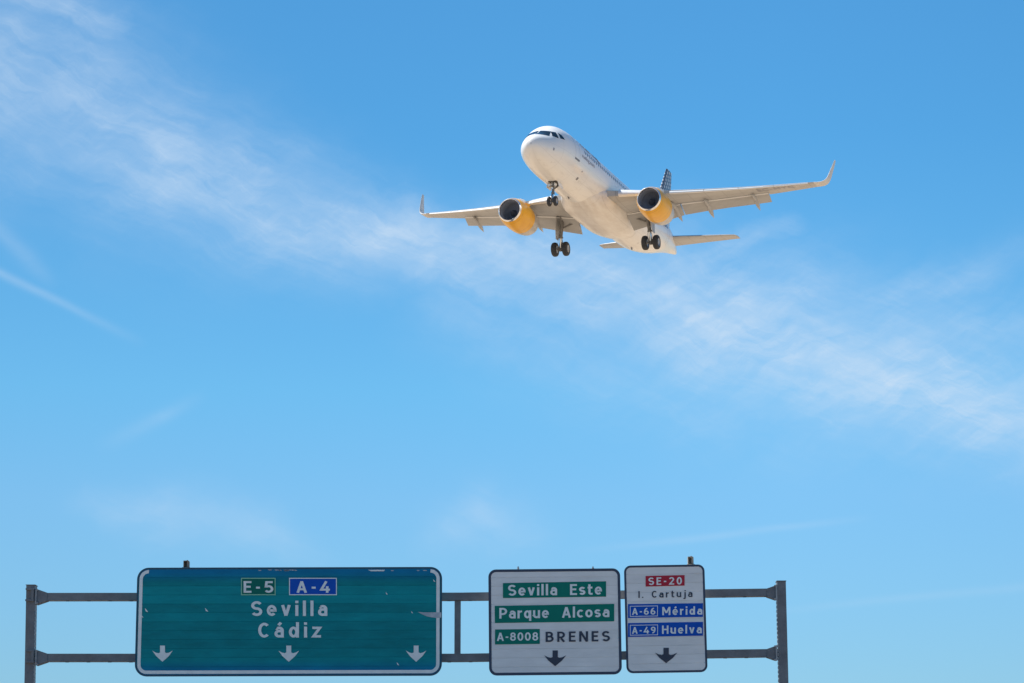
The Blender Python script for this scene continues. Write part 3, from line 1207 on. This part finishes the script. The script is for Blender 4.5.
STN = [(0.0, .03, -.52, -.60), (.06, .27, -.27, -.83), (.16, .45, -.09, -1.00), (.35, .65, .11, -1.19), (.6, .86, .29, -1.38), (1.0, 1.10, .49, -1.57),
       (1.45, 1.31, .70, -1.71), (2.0, 1.51, 1.08, -1.84), (2.5, 1.66, 1.43, -1.92), (3.0, 1.77, 1.72, -1.98), (3.6, 1.86, 1.90, -2.02),
       (4.5, 1.935, 2.02, -2.055), (5.5, 1.97, 2.065, -2.07), (6.5, 1.975, 2.07, -2.07), (10, 1.975, 2.07, -2.07), (16, 1.975, 2.07, -2.07), (22, 1.975, 2.07, -2.07),
       (24, 1.975, 2.07, -2.06), (25.9, 1.95, 2.07, -1.93), (27.7, 1.86, 2.06, -1.63), (29.6, 1.67, 2.03, -1.20), (31.5, 1.38, 1.95, -.66), (33.3, 1.0, 1.80, -.16),
       (35.1, .58, 1.45, .26), (36.3, .30, 1.10, .49), (36.7, .17, .92, .58)]


def hull(x):
    """Half width, top and bottom of the fuselage at station x (smooth through the stations)."""
    x = min(max(x, 0.0), 36.7)
    n = len(STN)
    i = 0
    while i < n - 2 and x > STN[i + 1][0]:
        i += 1
    x0, x1 = STN[i][0], STN[i + 1][0]
    t = (x - x0) / (x1 - x0)
    out = []
    for k in (1, 2, 3):
        p0, p1 = STN[i][k], STN[i + 1][k]
        d = (p1 - p0) / (x1 - x0)
        dl = (p0 - STN[i - 1][k]) / (x0 - STN[i - 1][0]) if i > 0 else d
        dr = (STN[i + 2][k] - p1) / (STN[i + 2][0] - x1) if i < n - 2 else d
        m0 = 0 if dl * d <= 0 else 2 * dl * d / (dl + d)
        m1 = 0 if dr * d <= 0 else 2 * dr * d / (dr + d)
        if i == 0:
            m0 = d * 1.2
        h = x1 - x0
        out.append((2 * t ** 3 - 3 * t * t + 1) * p0 + (t ** 3 - 2 * t * t + t) * h * m0 + (-2 * t ** 3 + 3 * t * t) * p1 + (t ** 3 - t * t) * h * m1)
    return out


def hull_y(x, z):
    hw, zt, zb = hull(x)
    q = (z - (zt + zb) / 2) / ((zt - zb) / 2)
    return hw * math.sqrt(max(0, 1 - q * q))


def hull_x(y, z):
    """Station where the nose passes through (y, z)."""
    lo, hi = 0.0, 6.0
    for _ in range(40):
        m = (lo + hi) / 2
        hw, zt, zb = hull(m)
        if (y / hw) ** 2 + ((z - (zt + zb) / 2) / ((zt - zb) / 2)) ** 2 > 1:
            lo = m
        else:
            hi = m
    return hi


bm = bmesh.new()
xs = [.0, .02, .05, .09, .14, .2, .28, .38, .5, .65, .8, 1.0, 1.2, 1.4, 1.6, 1.8, 2.0, 2.2, 2.4, 2.6, 2.8, 3.0, 3.3, 3.6, 4, 4.5, 5, 5.5, 6.2] + \
     [7 + k for k in range(18)] + [24.5 + .75 * k for k in range(17)] + [36.6, 36.7]
NR = 72
rings = []
for x in xs:
    hw, zt, zb = hull(x)
    rings.append([(x, hw * math.cos(2 * math.pi * k / NR), (zt + zb) / 2 + (zt - zb) / 2 * math.sin(2 * math.pi * k / NR)) for k in range(NR)])
loft(bm, rings)
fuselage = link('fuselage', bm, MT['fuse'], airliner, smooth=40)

# tail cone exhaust
bm = bmesh.new()
lathe(bm, [(0, .0), (0, .105), (.10, .10), (.10, .08), (.02, .07), (.02, 0)], (36.69, 0, .75), (1, 0, -.05), n=20)
link('exhaust_pipe', bm, MT['nozzle'], fuselage, smooth=40)


def patch(name, corners, side, m, kind, parent, off=.012, n=6):
    """A curved pane on the hull; corners (bl, br, tr, tl) as (y,z) for 'yz' or (x,z) for 'xz'."""
    bm = bmesh.new()
    g2 = []
    for j in range(n + 1):
        row = []
        for i in range(n + 1):
            u, v = i / n, j / n
            a = [(1 - u) * corners[0][k] + u * corners[1][k] for k in (0, 1)]
            b = [(1 - u) * corners[3][k] + u * corners[2][k] for k in (0, 1)]
            q = [(1 - v) * a[k] + v * b[k] for k in (0, 1)]
            if kind == 'yz':
                y, z = q
                x = hull_x(y, z)
            else:
                x, z = q
                y = hull_y(x, z)
            hw, zt, zb = hull(x)
            nrm = Vector((-.55 if x < 3.2 else 0, y / hw ** 2, (z - (zt + zb) / 2) / ((zt - zb) / 2) ** 2)).normalized()
            pt = Vector((x, y, z)) + nrm * off
            row.append(bm.verts.new((pt.x, pt.y * side, pt.z)))
        g2.append(row)
    for j in range(n):
        for i in range(n):
            bm.faces.new((g2[j][i], g2[j][i + 1], g2[j + 1][i + 1], g2[j + 1][i]))
    res = bmesh.ops.extrude_face_region(bm, geom=bm.faces[:])
    for e in res['geom']:
        if isinstance(e, bmesh.types.BMVert):
            e.co += Vector((.03 if x < 3.2 else 0, -side * .03, 0))
    return link(name, bm, m, parent, smooth=50)


for s in (-1, 1):
    patch('cockpit_window', [(.05, .36), (.92, .39), (.80, .94), (.05, .99)], s, MT['glass'], 'yz', fuselage)
    patch('cockpit_window', [(1.76, .46), (2.20, .36), (2.38, .93), (2.06, .93)], s, MT['glass'], 'xz', fuselage)
    patch('cockpit_window', [(2.42, .42), (2.95, .46), (2.74, .80), (2.52, .92)], s, MT['glass'], 'xz', fuselage)


# cabin windows: one pane per window
def pane_mesh(side):
    bm = bmesh.new()
    a, b = .115, .165
    ring = []
    for k in range(16):
        t = 2 * math.pi * k / 16
        cx, cz = math.cos(t), math.sin(t)
        x = a * math.copysign(abs(cx) ** .7, cx)
        z = .66 + b * math.copysign(abs(cz) ** .7, cz)
        y = hull_y(12, z)
        ring.append((x, side * (y + .008), z))
    prism(bm, ring, (0, -side * .03, 0))
    return bm


for s in (-1, 1):
    first = None
    for k in range(41):
        x = 7.0 + .533 * k
        if abs(x - 29.5) < .6 or x > 28.6:
            continue
        if first is None:
            first = link('cabin_window', pane_mesh(s), MT['window'], fuselage)
            first.location = (x, 0, 0)
        else:
            o = first.copy()
            o.location = (x, 0, 0)
            o.parent = fuselage
            C.objects.link(o)


def door(x0, x1, z0, z1, side, lw=.018):
    bm = bmesh.new()

    def strip(pts):
        for (xa, za), (xb, zb) in zip(pts, pts[1:]):
            ln = math.hypot(xb - xa, zb - za)
            nx, nz = -(zb - za) / ln * lw / 2, (xb - xa) / ln * lw / 2
            q = []
            for x, z in ((xa + nx, za + nz), (xb + nx, zb + nz), (xb - nx, zb - nz), (xa - nx, za - nz)):
                q.append((x, side * (hull_y(x, z) + .010), z))
            prism(bm, q, (0, -side * .02, 0))
    zz = [z0 + (z1 - z0) * k / 10 for k in range(11)]
    strip([(x0, z) for z in zz])
    strip([(x1, z) for z in zz])
    strip([(x0, z0), (x1, z0)])
    strip([(x0, z1), (x1, z1)])
    o = link('door', bm, MT['line'], fuselage)
    return o


for s in (-1, 1):
    door(4.70, 5.58, -.38, 1.45, s)
    door(28.95, 29.72, -.55, 1.27, s)
    door(14.1, 14.6, .02, 1.0, s, .014)
    door(15.0, 15.5, .02, 1.0, s, .014)
# sill scuff plate under the port front door, cargo door seams on the starboard belly
bm = bmesh.new()
for q in range(9):
    xa, xb = 4.68 + .92 * q / 9, 4.68 + .92 * (q + 1) / 9
    prism(bm, [(xa, -(hull_y(xa, -.38) + .014), -.38), (xb, -(hull_y(xb, -.38) + .014), -.38), (xb, -(hull_y(xb, -.52) + .014), -.52), (xa, -(hull_y(xa, -.52) + .014), -.52)], (0, .02, 0))
link('door_sill', bm, MT['letter_grey'], fuselage)
for x0, x1 in ((8.1, 9.95), (22.6, 24.4)):
    door(x0, x1, -1.62, -.35, 1, .02)


def hull_text(body, x0, x1, z_base, cap_h, side, m, bold=.02, spacing=1.0):
    uv, fs = word_polys(body, bold, spacing)
    hw, zt, zb = hull(12)
    a0 = math.asin((z_base) / 2.07)
    bm = bmesh.new()
    vs = []
    for u, v in uv:
        a = a0 + v * cap_h / 2.02
        x = x0 + (x1 - x0) * (u if side < 0 else 1 - u)
        vs.append(bm.verts.new((x, side * (hw * math.cos(a) + .011), 2.07 * math.sin(a))))
    for f in fs:
        try:
            bm.faces.new([vs[i] for i in f])
        except ValueError:
            pass
    res = bmesh.ops.extrude_face_region(bm, geom=bm.faces[:])
    for e in res['geom']:
        if isinstance(e, bmesh.types.BMVert):
            e.co.y -= side * .012
    return link('lettering', bm, m, fuselage)


hull_text('vueling', 6.3, 11.0, 1.05, .72, -1, MT['letter_grey'])
hull_text('vueling', 6.3, 11.0, 1.05, .72, 1, MT['letter_grey'])
hull_text('vueling.com', 6.0, 9.0, .02, .30, -1, MT['line_dark'], .01)

# antennas and drain masts under the belly
for x, y, h in ((24.5, 0, .16), (9.2, .2, .14)):
    hw, zt, zb = hull(x)
    z = zb + (1 - math.sqrt(1 - (y / hw) ** 2)) * 2
    bm = bmesh.new()
    prism(bm, [(x - .18, y - .025, z + .03), (x + .22, y - .025, z + .03), (x + .24, y - .015, z - h), (x + .02, y - .015, z - h)], (0, .05, 0))
    link('antenna', bm, MT['letter_grey'], fuselage)
# static port patch beside the nose
patch('sensor_plate', [(1.42, -.78), (1.56, -.78), (1.56, -.58), (1.42, -.58)], -1, MT['line_dark'], 'xz', fuselage, off=.010, n=2)
patch('drain_panel', [(6.52, -1.55), (6.82, -1.55), (6.80, -1.38), (6.54, -1.38)], -1, MT['letter_grey'], 'xz', fuselage, off=.012, n=2)
patch('drain_panel', [(6.60, -.98), (6.78, -.98), (6.78, -.88), (6.60, -.88)], -1, MT['line_dark'], 'xz', fuselage, off=.012, n=2)

# belly fairing
bm = bmesh.new()
rings = []
for k in range(25):
    t = k / 24
    x = 10.4 + 11.8 * t
    f = math.sin(math.pi * min(1, t / .30) / 2) if t < .30 else (1 if t < .66 else math.cos(math.pi * (t - .66) / .34 / 2) ** .8)
    f = max(f, .0)
    hwid = 1.15 + 1.02 * f
    bot = -1.98 - .48 * f
    zc = -1.15
    hh = zc - bot
    ring = []
    for q in range(40):
        a = 2 * math.pi * q / 40
        c, s_ = math.cos(a), math.sin(a)
        e = 2 / 2.5
        ring.append((x, hwid * math.copysign(abs(c) ** e, c), zc + (hh if s_ < 0 else .75) * math.copysign(abs(s_) ** e, s_)))
    rings.append(ring)
loft(bm, rings)
link('belly_fairing', bm, MT['fairing'], fuselage, smooth=40)

# main gear wells: dark doorless recess plates set under the wing root
# ------------------------------------------------------------------ wings


def wing_at(y):
    xle = 12.15 + .525 * (y - 1.975)
    if y <= 6.4:
        xte = 18.35 + .02 * (y - 1.975)
    else:
        xte = 18.44 + (21.30 - 18.44) * (y - 6.4) / (16.9 - 6.4)
    c = xte - xle
    f = max(0, (y - 1.975) / 14.9)
    z = -1.06 + math.tan(R(5.1)) * (y - 1.975) + .64 * f * f
    tw = R(3.2 - 4.0 * f)
    tcr = .15 - .04 * min(1, max(0, (y - 1.975) / 4.4)) - .005 * f
    return xle, c, z, tw, tcr


def yt(x, t):
    return 5 * t * (.2969 * math.sqrt(max(x, 0)) - .126 * x - .3516 * x * x + .2843 * x ** 3 - .1036 * x ** 4)


def foil(t, a=0.0, b=1.0, n=14):
    """Aerofoil ring between chord fractions a and b: upper from b to a, then lower from a to b."""
    up, lo = [], []
    for k in range(n + 1):
        q = .5 - .5 * math.cos(math.pi * k / n)
        x = a + (b - a) * q
        cam = .018 * math.sin(math.pi * x)
        up.append((x, cam + yt(x, t)))
        lo.append((x, cam - yt(x, t) * .92))
    return up[::-1] + lo[1:]


def place(ring, y, s, xle, c, z, tw, roll=0.0):
    out = []
    ct, st = math.cos(tw), math.sin(tw)
    for px, pz in ring:
        x, h = px * c, pz * c
        x, h = x * ct + h * st, -x * st + h * ct
        out.append((xle + x, s * (y - h * math.sin(roll)), z + h * math.cos(roll)))
    return out


FLAP_OUT = 13.0


def make_wing(s):
    bm = bmesh.new()
    rings = []
    for y in (.6, 1.975, 3, 4.2, 5.4, 6.4, 7.5, 9, 10.5, 12, FLAP_OUT - .02):
        xle, c, z, tw, t = wing_at(max(y, 1.0))
        rings.append(place(foil(t, .03, .735), y, s, xle, c, z, tw, R(5)))
    loft(bm, rings)
    rings = []
    for y in (FLAP_OUT - .02, 14, 15, 16, 16.6):
        xle, c, z, tw, t = wing_at(y)
        rings.append(place(foil(t, .006, 1.0), y, s, xle, c, z, tw, R(6)))
    loft(bm, rings)
    wing = link('wing', bm, MT['wing'], airliner, smooth=35)
    # sharklet
    bm = bmesh.new()
    x6, c6, z6, tw6, t6 = wing_at(16.6)
    zb = z6
    path = [(16.6, 0, x6, c6, 8), (16.95, .05, x6 + .22, c6 - .12, 14), (17.25, .17, x6 + .42, c6 - .18, 32), (17.46, .40, x6 + .66, c6 - .28, 56),
            (17.58, .75, x6 + .92, c6 - .40, 75), (17.68, 1.3, x6 + 1.28, c6 - .58, 80), (17.78, 1.88, x6 + 1.66, c6 - .80, 81), (17.85, 2.36, x6 + 2.02, c6 - 1.00, 82)]
    fine = []
    for k in range(len(path) - 1):
        P0, P1, P2, P3 = path[max(k - 1, 0)], path[k], path[k + 1], path[min(k + 2, len(path) - 1)]
        for q in range(4):
            f = q / 4
            fine.append(tuple(.5 * (2 * b + (c_ - a) * f + (2 * a - 5 * b + 4 * c_ - d_) * f * f + (3 * b - a - 3 * c_ + d_) * f ** 3) for a, b, c_, d_ in zip(P0, P1, P2, P3)))
    fine.append(path[-1])
    rings = [place(foil(.10, 0, 1.0), y, s, x, max(c, .3), zb + dz, tw6 * (1 - k / len(fine)), R(rl)) for k, (y, dz, x, c, rl) in enumerate(fine)]
    loft(bm, rings)
    link('sharklet', bm, MT['sharklet'], wing, smooth=40)
    # slats
    for y0, y1 in ((2.75, 5.15), (6.35, 8.75), (8.79, 11.2), (11.24, 13.7), (13.74, 16.2)):
        bm = bmesh.new()
        rings = []
        for k in range(4):
            y = y0 + (y1 - y0) * k / 3
            xle, c, z, tw, t = wing_at(y)
            cs = min(c, 4.2)
            t = t * c / cs * .9
            up = foil(t, 0, .16, 10)                       # ring up .16 -> 0 -> lower .16
            upper, lower = up[:11], up[11:]
            lower = [p for p in lower if p[0] < .075]
            inner = [(p[0] * .9 + .022, p[1] * .72 + .001) for p in upper][::-1]
            ring = upper + lower + [q for q in inner if q[0] > .075]
            if k == 0:
                nn = len(ring)
            ring = ring[:nn]
            rr = []
            for px, pz in ring:                            # nose-down turn about the hinge at 16 % chord
                dx, dz = px - .16, pz - .05
                rr.append((.16 + dx * math.cos(R(20)) - dz * math.sin(R(20)) - .05, .05 + dz * math.cos(R(20)) + dx * math.sin(R(20)) + .006))
            rings.append(place(rr, y, s, xle, cs, z, tw, R(5)))
        loft(bm, rings)
        link('slat', bm, MT['slat'], wing, smooth=35)
    # flaps
    for y0, y1 in ((2.1, 6.35), (6.42, FLAP_OUT)):
        bm = bmesh.new()
        rings = []
        for k in range(5):
            y = y0 + (y1 - y0) * k / 4
            xle, c, z, tw, t = wing_at(y)
            cf = max(.325 * c, 1.08)
            d = R(FLAP_DEG) + tw
            xo, zo = .735 * c, -.022 * c
            xh = xle + xo * math.cos(tw) + zo * math.sin(tw)
            zh = z - xo * math.sin(tw) + zo * math.cos(tw)
            rings.append(place(foil(.13, 0, 1.0, 10), y, s, xh, cf, zh, d, R(5)))
        loft(bm, rings)
        flap = link('flap', bm, MT['flap'], wing, smooth=35)
        bm = bmesh.new()                                       # pale flap leading edge, its brightness painting in the sunlit slot line
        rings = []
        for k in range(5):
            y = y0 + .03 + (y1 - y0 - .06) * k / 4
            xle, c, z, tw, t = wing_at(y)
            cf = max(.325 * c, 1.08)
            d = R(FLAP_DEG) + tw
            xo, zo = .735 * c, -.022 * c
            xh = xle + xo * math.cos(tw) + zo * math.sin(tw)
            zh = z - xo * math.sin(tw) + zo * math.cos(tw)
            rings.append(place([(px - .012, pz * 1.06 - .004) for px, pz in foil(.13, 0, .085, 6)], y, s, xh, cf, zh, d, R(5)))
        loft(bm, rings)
        link('flap_sunlit_edge', bm, MT['slat'], flap, smooth=35)
    # spoiler-side shroud (the fixed trailing edge above the flaps)
    bm = bmesh.new()
    rings = []
    for y in (2.1, 4.2, 6.4, 9, 11, FLAP_OUT - .04):
        xle, c, z, tw, t = wing_at(y)
        xs_ = [(.73, .018 + yt(.73, t) * .97), (.88, .012 + yt(.88, t)), (.88, .004 + yt(.88, t)), (.73, .012 + yt(.73, t) * .75)]
        rings.append(place(xs_, y, s, xle, c, z, tw, R(5)))
    loft(bm, rings)
    link('spoiler_panel', bm, MT['wing'], wing)
    # flap track fairings
    for y, ln, rad in FAIRINGS:
        xle, c, z, tw, t = wing_at(y)
        x0 = xle + c * .50
        zz = z - c * .045 - .02
        bm = bmesh.new()
        rings = []
        for k in range(13):
            q = k / 12
            x = x0 + ln * q
            r = rad * (math.sin(math.pi * min(q * 1.25, 1) * .5) ** .6) * (1 if q < .55 else max(.04, 1 - ((q - .55) / .45) ** 1.6))
            drop = -.30 * rad - (0 if q < .42 else (q - .42) * ln * .40)
            rings.append([(x, s * y + r * .62 * math.cos(2 * math.pi * j / 14), zz + drop + r * 1.05 * math.sin(2 * math.pi * j / 14)) for j in range(14)])
        loft(bm, rings)
        link('flap_fairing', bm, MT['wing'], wing, smooth=45)
    # registration under the port wing
    if s < 0:
        uv, fs = word_polys('EC-MYC', .01, 1.05)
        bm = bmesh.new()
        vs = []
        for u, v in uv:
            y = 12.4 + 2.7 * u
            xle, c, z, tw, t = wing_at(y)
            xr = .46 - .30 * v
            p = place([(xr, .018 * math.sin(math.pi * xr) - yt(xr, t) * .92 - .008)], y, s, xle, c, z, tw, R(5.5))[0]
            vs.append(bm.verts.new(p))
        for f in fs:
            try:
                bm.faces.new([vs[i] for i in f])
            except ValueError:
                pass
        link('lettering', bm, MT['line_dark'], wing)
    return wing


FLAP_DEG = 27
FAIRINGS = [(5.95, 3.1, .34), (8.35, 3.0, .34), (11.9, 2.6, .29)]
for s in (-1, 1):
    make_wing(s)


# ------------------------------------------------------------------ engines
def make_engine(s):
    base = Vector((10.95, s * 5.75, -2.15))
    ax = Vector((1, -s * .02, -.03))
    bm = bmesh.new()
    lathe(bm, [(.14, .975), (.3, 1.04), (.6, 1.11), (1.0, 1.16), (1.5, 1.185), (2.0, 1.19), (2.4, 1.175), (2.7, 1.155), (2.7, 1.12), (2.0, 1.12), (.14, .90)], base, ax, n=56)
    eng = link('engine', bm, MT['yellow'], airliner, smooth=35)
    bm = bmesh.new()
    lathe(bm, [(.15, .980), (.08, .955), (.03, .925), (.0, .89), (.02, .862), (.07, .845), (.15, .832), (.22, .826)], base, ax, n=56)
    link('inlet_lip', bm, MT['lip'], eng, smooth=60)
    bm = bmesh.new()
    lathe(bm, [(.20, .827), (.5, .835), (1.15, .86), (1.15, .30)], base, ax, n=56)
    link('inlet_duct', bm, MT['duct'], eng, smooth=40)
    bm = bmesh.new()
    nb = 36
    q = ax.to_track_quat('Z', 'Y')
    for k in range(nb):
        a = 2 * math.pi * k / nb
        pts = []
        for r, tw, ch in ((.26, .5, .10), (.55, .8, .13), (.86, 1.1, .16)):
            e = Vector((math.cos(a), math.sin(a), 0))
            tdir = Vector((-math.sin(a), math.cos(a), 0))
            cd = tdir * math.sin(tw) * s * ch + Vector((0, 0, math.cos(tw) * ch))
            pts.append((e * r - cd * .5, e * r + cd * .5))
        poly = [pts[0][0], pts[1][0], pts[2][0], pts[2][1], pts[1][1], pts[0][1]]
        prism(bm, [base + ax * 1.02 + q @ v for v in poly], q @ (Vector((-math.sin(a), math.cos(a), 0)) * .012))
    fan = link('fan', bm, MT['fan'], eng)
    bm = bmesh.new()
    lathe(bm, [(.50, .005), (.56, .06), (.7, .15), (.85, .23), (1.0, .29), (1.1, .30)], base, ax, n=28)
    link('spinner', bm, MT['dark'], fan, smooth=40)
    # bare fan nozzle, core cowl and plug
    bm = bmesh.new()
    lathe(bm, [(2.69, 1.157), (3.0, 1.13), (3.4, 1.08), (3.8, 1.00), (4.1, .92), (4.1, .89), (2.69, 1.09)], base, ax, n=56)
    noz = link('fan_nozzle', bm, MT['nozzle'], eng, smooth=35)
    bm = bmesh.new()
    lathe(bm, [(3.2, .66), (3.9, .66), (4.4, .58), (4.9, .46), (4.9, .43), (4.4, .40), (4.9, .30), (5.4, .12), (5.55, .01)], base, ax, n=40)
    link('core_cowl', bm, MT['nozzle'], eng, smooth=35)
    # pylon
    bm = bmesh.new()
    y = s * 5.75
    side = [(11.9, -1.06), (12.9, -.70), (13.9, -.50), (15.4, -.66), (16.6, -.95), (16.2, -1.38), (15.0, -1.62), (13.8, -1.62), (12.6, -1.25)]
    prism(bm, [(x, y - .17, z) for x, z in side], (0, .34, 0))
    bmesh.ops.bevel(bm, geom=bm.edges[:], offset=.05, segments=2, affect='EDGES')
    link('pylon', bm, MT['white'], eng, smooth=40)
    # strake on the inboard cowl
    bm = bmesh.new()
    a = R(38)
    c0 = base + Vector((.9, -s * 1.18 * math.cos(a), 1.18 * math.sin(a)))
    d = Vector((0, -s * math.cos(a), math.sin(a)))
    prism(bm, [c0, c0 + Vector((1.1, 0, 0)), c0 + Vector((1.1, 0, 0)) + d * .16, c0 + Vector((.45, 0, 0)) + d * .12], (0, .02, .02))
    link('strake', bm, MT['yellow'], eng)
    return eng


for s in (-1, 1):
    make_engine(s)


# ------------------------------------------------------------------ landing gear
def wheel(parent, c, rad, wid):
    prof = [(-.5, .52), (-.5, .74), (-.46, .86), (-.34, .955), (-.16, .995), (0, 1), (.16, .995), (.34, .955), (.46, .86), (.5, .74), (.5, .52)]
    bm = bmesh.new()
    lathe(bm, [(a * wid, r * rad) for a, r in prof], c, (0, 1, 0), n=36)
    o = link('wheel', bm, MT['tyre'], parent, smooth=40)
    return o


def rims(parent, c, rad, wid):
    bm = bmesh.new()
    for sg in (-1, 1):
        lathe(bm, [(sg * wid * .44, 0), (sg * wid * .47, rad * .16), (sg * wid * .36, rad * .22), (sg * wid * .36, rad * .42), (sg * wid * .47, rad * .54)], c, (0, 1, 0), n=28)
    return link('rim', bm, MT['rim'], parent, smooth=35)


def main_gear(s):
    top, mid, axle = Vector((17.25, s * 3.55, -1.05)), Vector((17.6, s * 3.76, -2.75)), Vector((17.78, s * 3.83, -3.72))
    bm = bmesh.new()
    tube(bm, top, mid, .165, .15, 18)
    tube(bm, mid, mid + (axle - mid) * .12, .19, .19, 18)
    # axle beam
    tube(bm, axle + Vector((0, -.62, 0)), axle + Vector((0, .62, 0)), .085, n=14)
    tube(bm, axle + Vector((0, 0, -.16)), axle + Vector((0, 0, .3)), .14, .12, 14)
    # side stay in two links towards the fuselage, drag lug, torque links behind the piston
    k = top + (mid - top) * .62
    elbow = Vector((17.45, s * 2.75, -1.75))
    tube(bm, k, elbow, .07, n=10)
    tube(bm, elbow, Vector((17.35, s * 1.95, -1.45)), .08, n=10)
    tube(bm, top + Vector((-.55, 0, .05)), k + Vector((0, 0, .1)), .075, n=10)
    pk = mid + Vector((.42, 0, -.38))
    tube(bm, mid + Vector((.1, 0, .05)), pk, .06, .045, 8)
    tube(bm, pk, axle + Vector((.1, 0, .12)), .045, .06, 8)
    for dy in (-.09, .09):                                   # brake hoses
        tube(bm, mid + Vector((-.17, dy, .3)), axle + Vector((-.15, dy * 2.5, .1)), .016, n=6)
    gear = link('main_gear', bm, MT['strut'], airliner, smooth=40)
    bm = bmesh.new()
    tube(bm, mid + (axle - mid) * .1, axle, .105, n=16)
    link('piston', bm, MT['chrome'], gear, smooth=40)
    for dy in (-.47, .47):
        c = axle + Vector((0, dy, 0))
        wl = wheel(gear, c, .585, .42)
        rims(gear, c, .585, .42)
    # leg door carried on the outboard side of the strut
    bm = bmesh.new()
    pts = [(16.85, -1.30), (17.95, -1.30), (18.05, -2.1), (17.9, -2.95), (17.35, -2.95), (16.95, -2.1)]
    prism(bm, [(x, s * (3.90 + .10 * (-1.3 - z)), z) for x, z in pts], (0, s * .05, 0))
    for z in (-1.7, -2.5):
        tube(bm, (17.45, s * 3.7, z), (17.45, s * 4.0, z), .03, n=8)
    link('gear_door', bm, MT['wing'], gear)
    # dark well behind the leg, under the wing root
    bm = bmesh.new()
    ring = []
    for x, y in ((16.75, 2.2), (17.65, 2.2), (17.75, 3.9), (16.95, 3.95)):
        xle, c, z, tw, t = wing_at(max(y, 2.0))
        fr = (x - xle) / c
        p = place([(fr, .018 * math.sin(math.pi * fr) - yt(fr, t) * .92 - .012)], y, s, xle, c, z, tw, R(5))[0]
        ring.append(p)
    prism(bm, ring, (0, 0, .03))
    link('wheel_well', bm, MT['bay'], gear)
    return gear


for s in (-1, 1):
    main_gear(s)

top, mid, axle = Vector((5.25, 0, -1.9)), Vector((5.13, 0, -2.95)), Vector((5.06, 0, -3.62))
bm = bmesh.new()
tube(bm, top, mid, .11, .10, 14)
tube(bm, mid + Vector((0, 0, .06)), mid + Vector((0, 0, -.08)), .135, n=14)
tube(bm, axle + Vector((0, -.30, 0)), axle + Vector((0, .30, 0)), .055, n=12)
tube(bm, axle + Vector((0, 0, -.09)), axle + Vector((0, 0, .16)), .09, n=12)
tube(bm, mid + Vector((0, 0, .25)), Vector((6.35, .0, -2.0)), .055, n=10)
tube(bm, mid + Vector((-.08, 0, 0)), mid + Vector((-.33, 0, -.3)), .04, n=8)
tube(bm, mid + Vector((-.33, 0, -.3)), axle + Vector((-.06, 0, .1)), .04, n=8)
box(bm, (5.05, 0, -2.42), (.14, .62, .05))
nose = link('nose_gear', bm, MT['strut'], airliner, smooth=40)
bm = bmesh.new()
tube(bm, mid, axle, .07, n=14)
link('piston', bm, MT['chrome'], nose, smooth=40)
for dy in (-.255, .255):
    wheel(nose, axle + Vector((0, dy, 0)), .385, .225)
    rims(nose, axle + Vector((0, dy, 0)), .385, .225)
for dy, z, r in ((-.27, -2.36, .105), (.27, -2.36, .105), (0, -2.62, .08)):
    bm = bmesh.new()
    lathe(bm, [(0, .0), (0, r * .92), (-.03, r), (.10, r * .8), (.16, r * .3), (.16, 0)], (4.93, dy, z), (1, 0, .0), n=18)
    link('taxi_light', bm, MT['lamp'], nose, smooth=40)
for sg in (-1, 1):                                             # small aft doors hang open beside the leg
    bm = bmesh.new()
    prism(bm, [(5.0, sg * .36, -1.95), (6.1, sg * .36, -1.95), (6.05, sg * .50, -2.48), (5.05, sg * .50, -2.48)], (0, sg * .025, 0))
    link('gear_door', bm, MT['white'], nose)
bm = bmesh.new()
prism(bm, [(5.17, -.16, -2.0), (5.17, .16, -2.0), (5.12, .13, -2.34), (5.12, -.13, -2.34)], (.03, 0, 0))
link('leg_door', bm, MT['white'], nose)
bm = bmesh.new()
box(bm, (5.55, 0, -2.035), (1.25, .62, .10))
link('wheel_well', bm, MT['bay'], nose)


# ------------------------------------------------------------------ tail
for s in (-1, 1):
    bm = bmesh.new()
    rings = []
    for y in (.3, 1, 2.2, 3.4, 4.6, 5.6, 6.05, 6.22):
        f = y / 6.22
        xle = 31.05 + 3.15 * f + (.25 if y > 6.2 else .06 if y > 6 else 0)
        xte = 34.85 + .85 * f
        rings.append(place(foil(.11 if y < 6.2 else .05), y, s, xle, xte - xle, .62 + .102 * y, R(-2.5), R(6)))
    loft(bm, rings)
    tp = link('tailplane', bm, MT['wing'], airliner, smooth=35)
bm = bmesh.new()
rings = []


def fin_ring(z, a, b):
    f = (z - 1.5) / (7.6 - 1.5)
    xle = 29.4 + 4.5 * f
    xte = 34.9 + .55 * f
    c = xte - xle
    out = []
    for px, pz in foil(.105, a, b):
        cam = .018 * math.sin(math.pi * px)
        out.append((xle + px * c, (pz - cam) * c, z))
    return out


loft(bm, [fin_ring(z, 0, .70) for z in (1.3, 2, 3, 4, 5, 6, 7, 7.4, 7.6)])
# dorsal fillet
prism(bm, [(27.1, -.04, 2.02), (28.5, -.06, 2.32), (30.4, -.10, 3.0), (31.0, -.1, 1.9)], (0, .1, 0))
fin = link('tail_fin', bm, MT['fin'], airliner, smooth=35)
bm = bmesh.new()
loft(bm, [fin_ring(z, .705, 1.0) for z in (2.0, 3, 4, 5, 6, 7, 7.4, 7.58)])
link('rudder', bm, MT['fin'], fin, smooth=35)
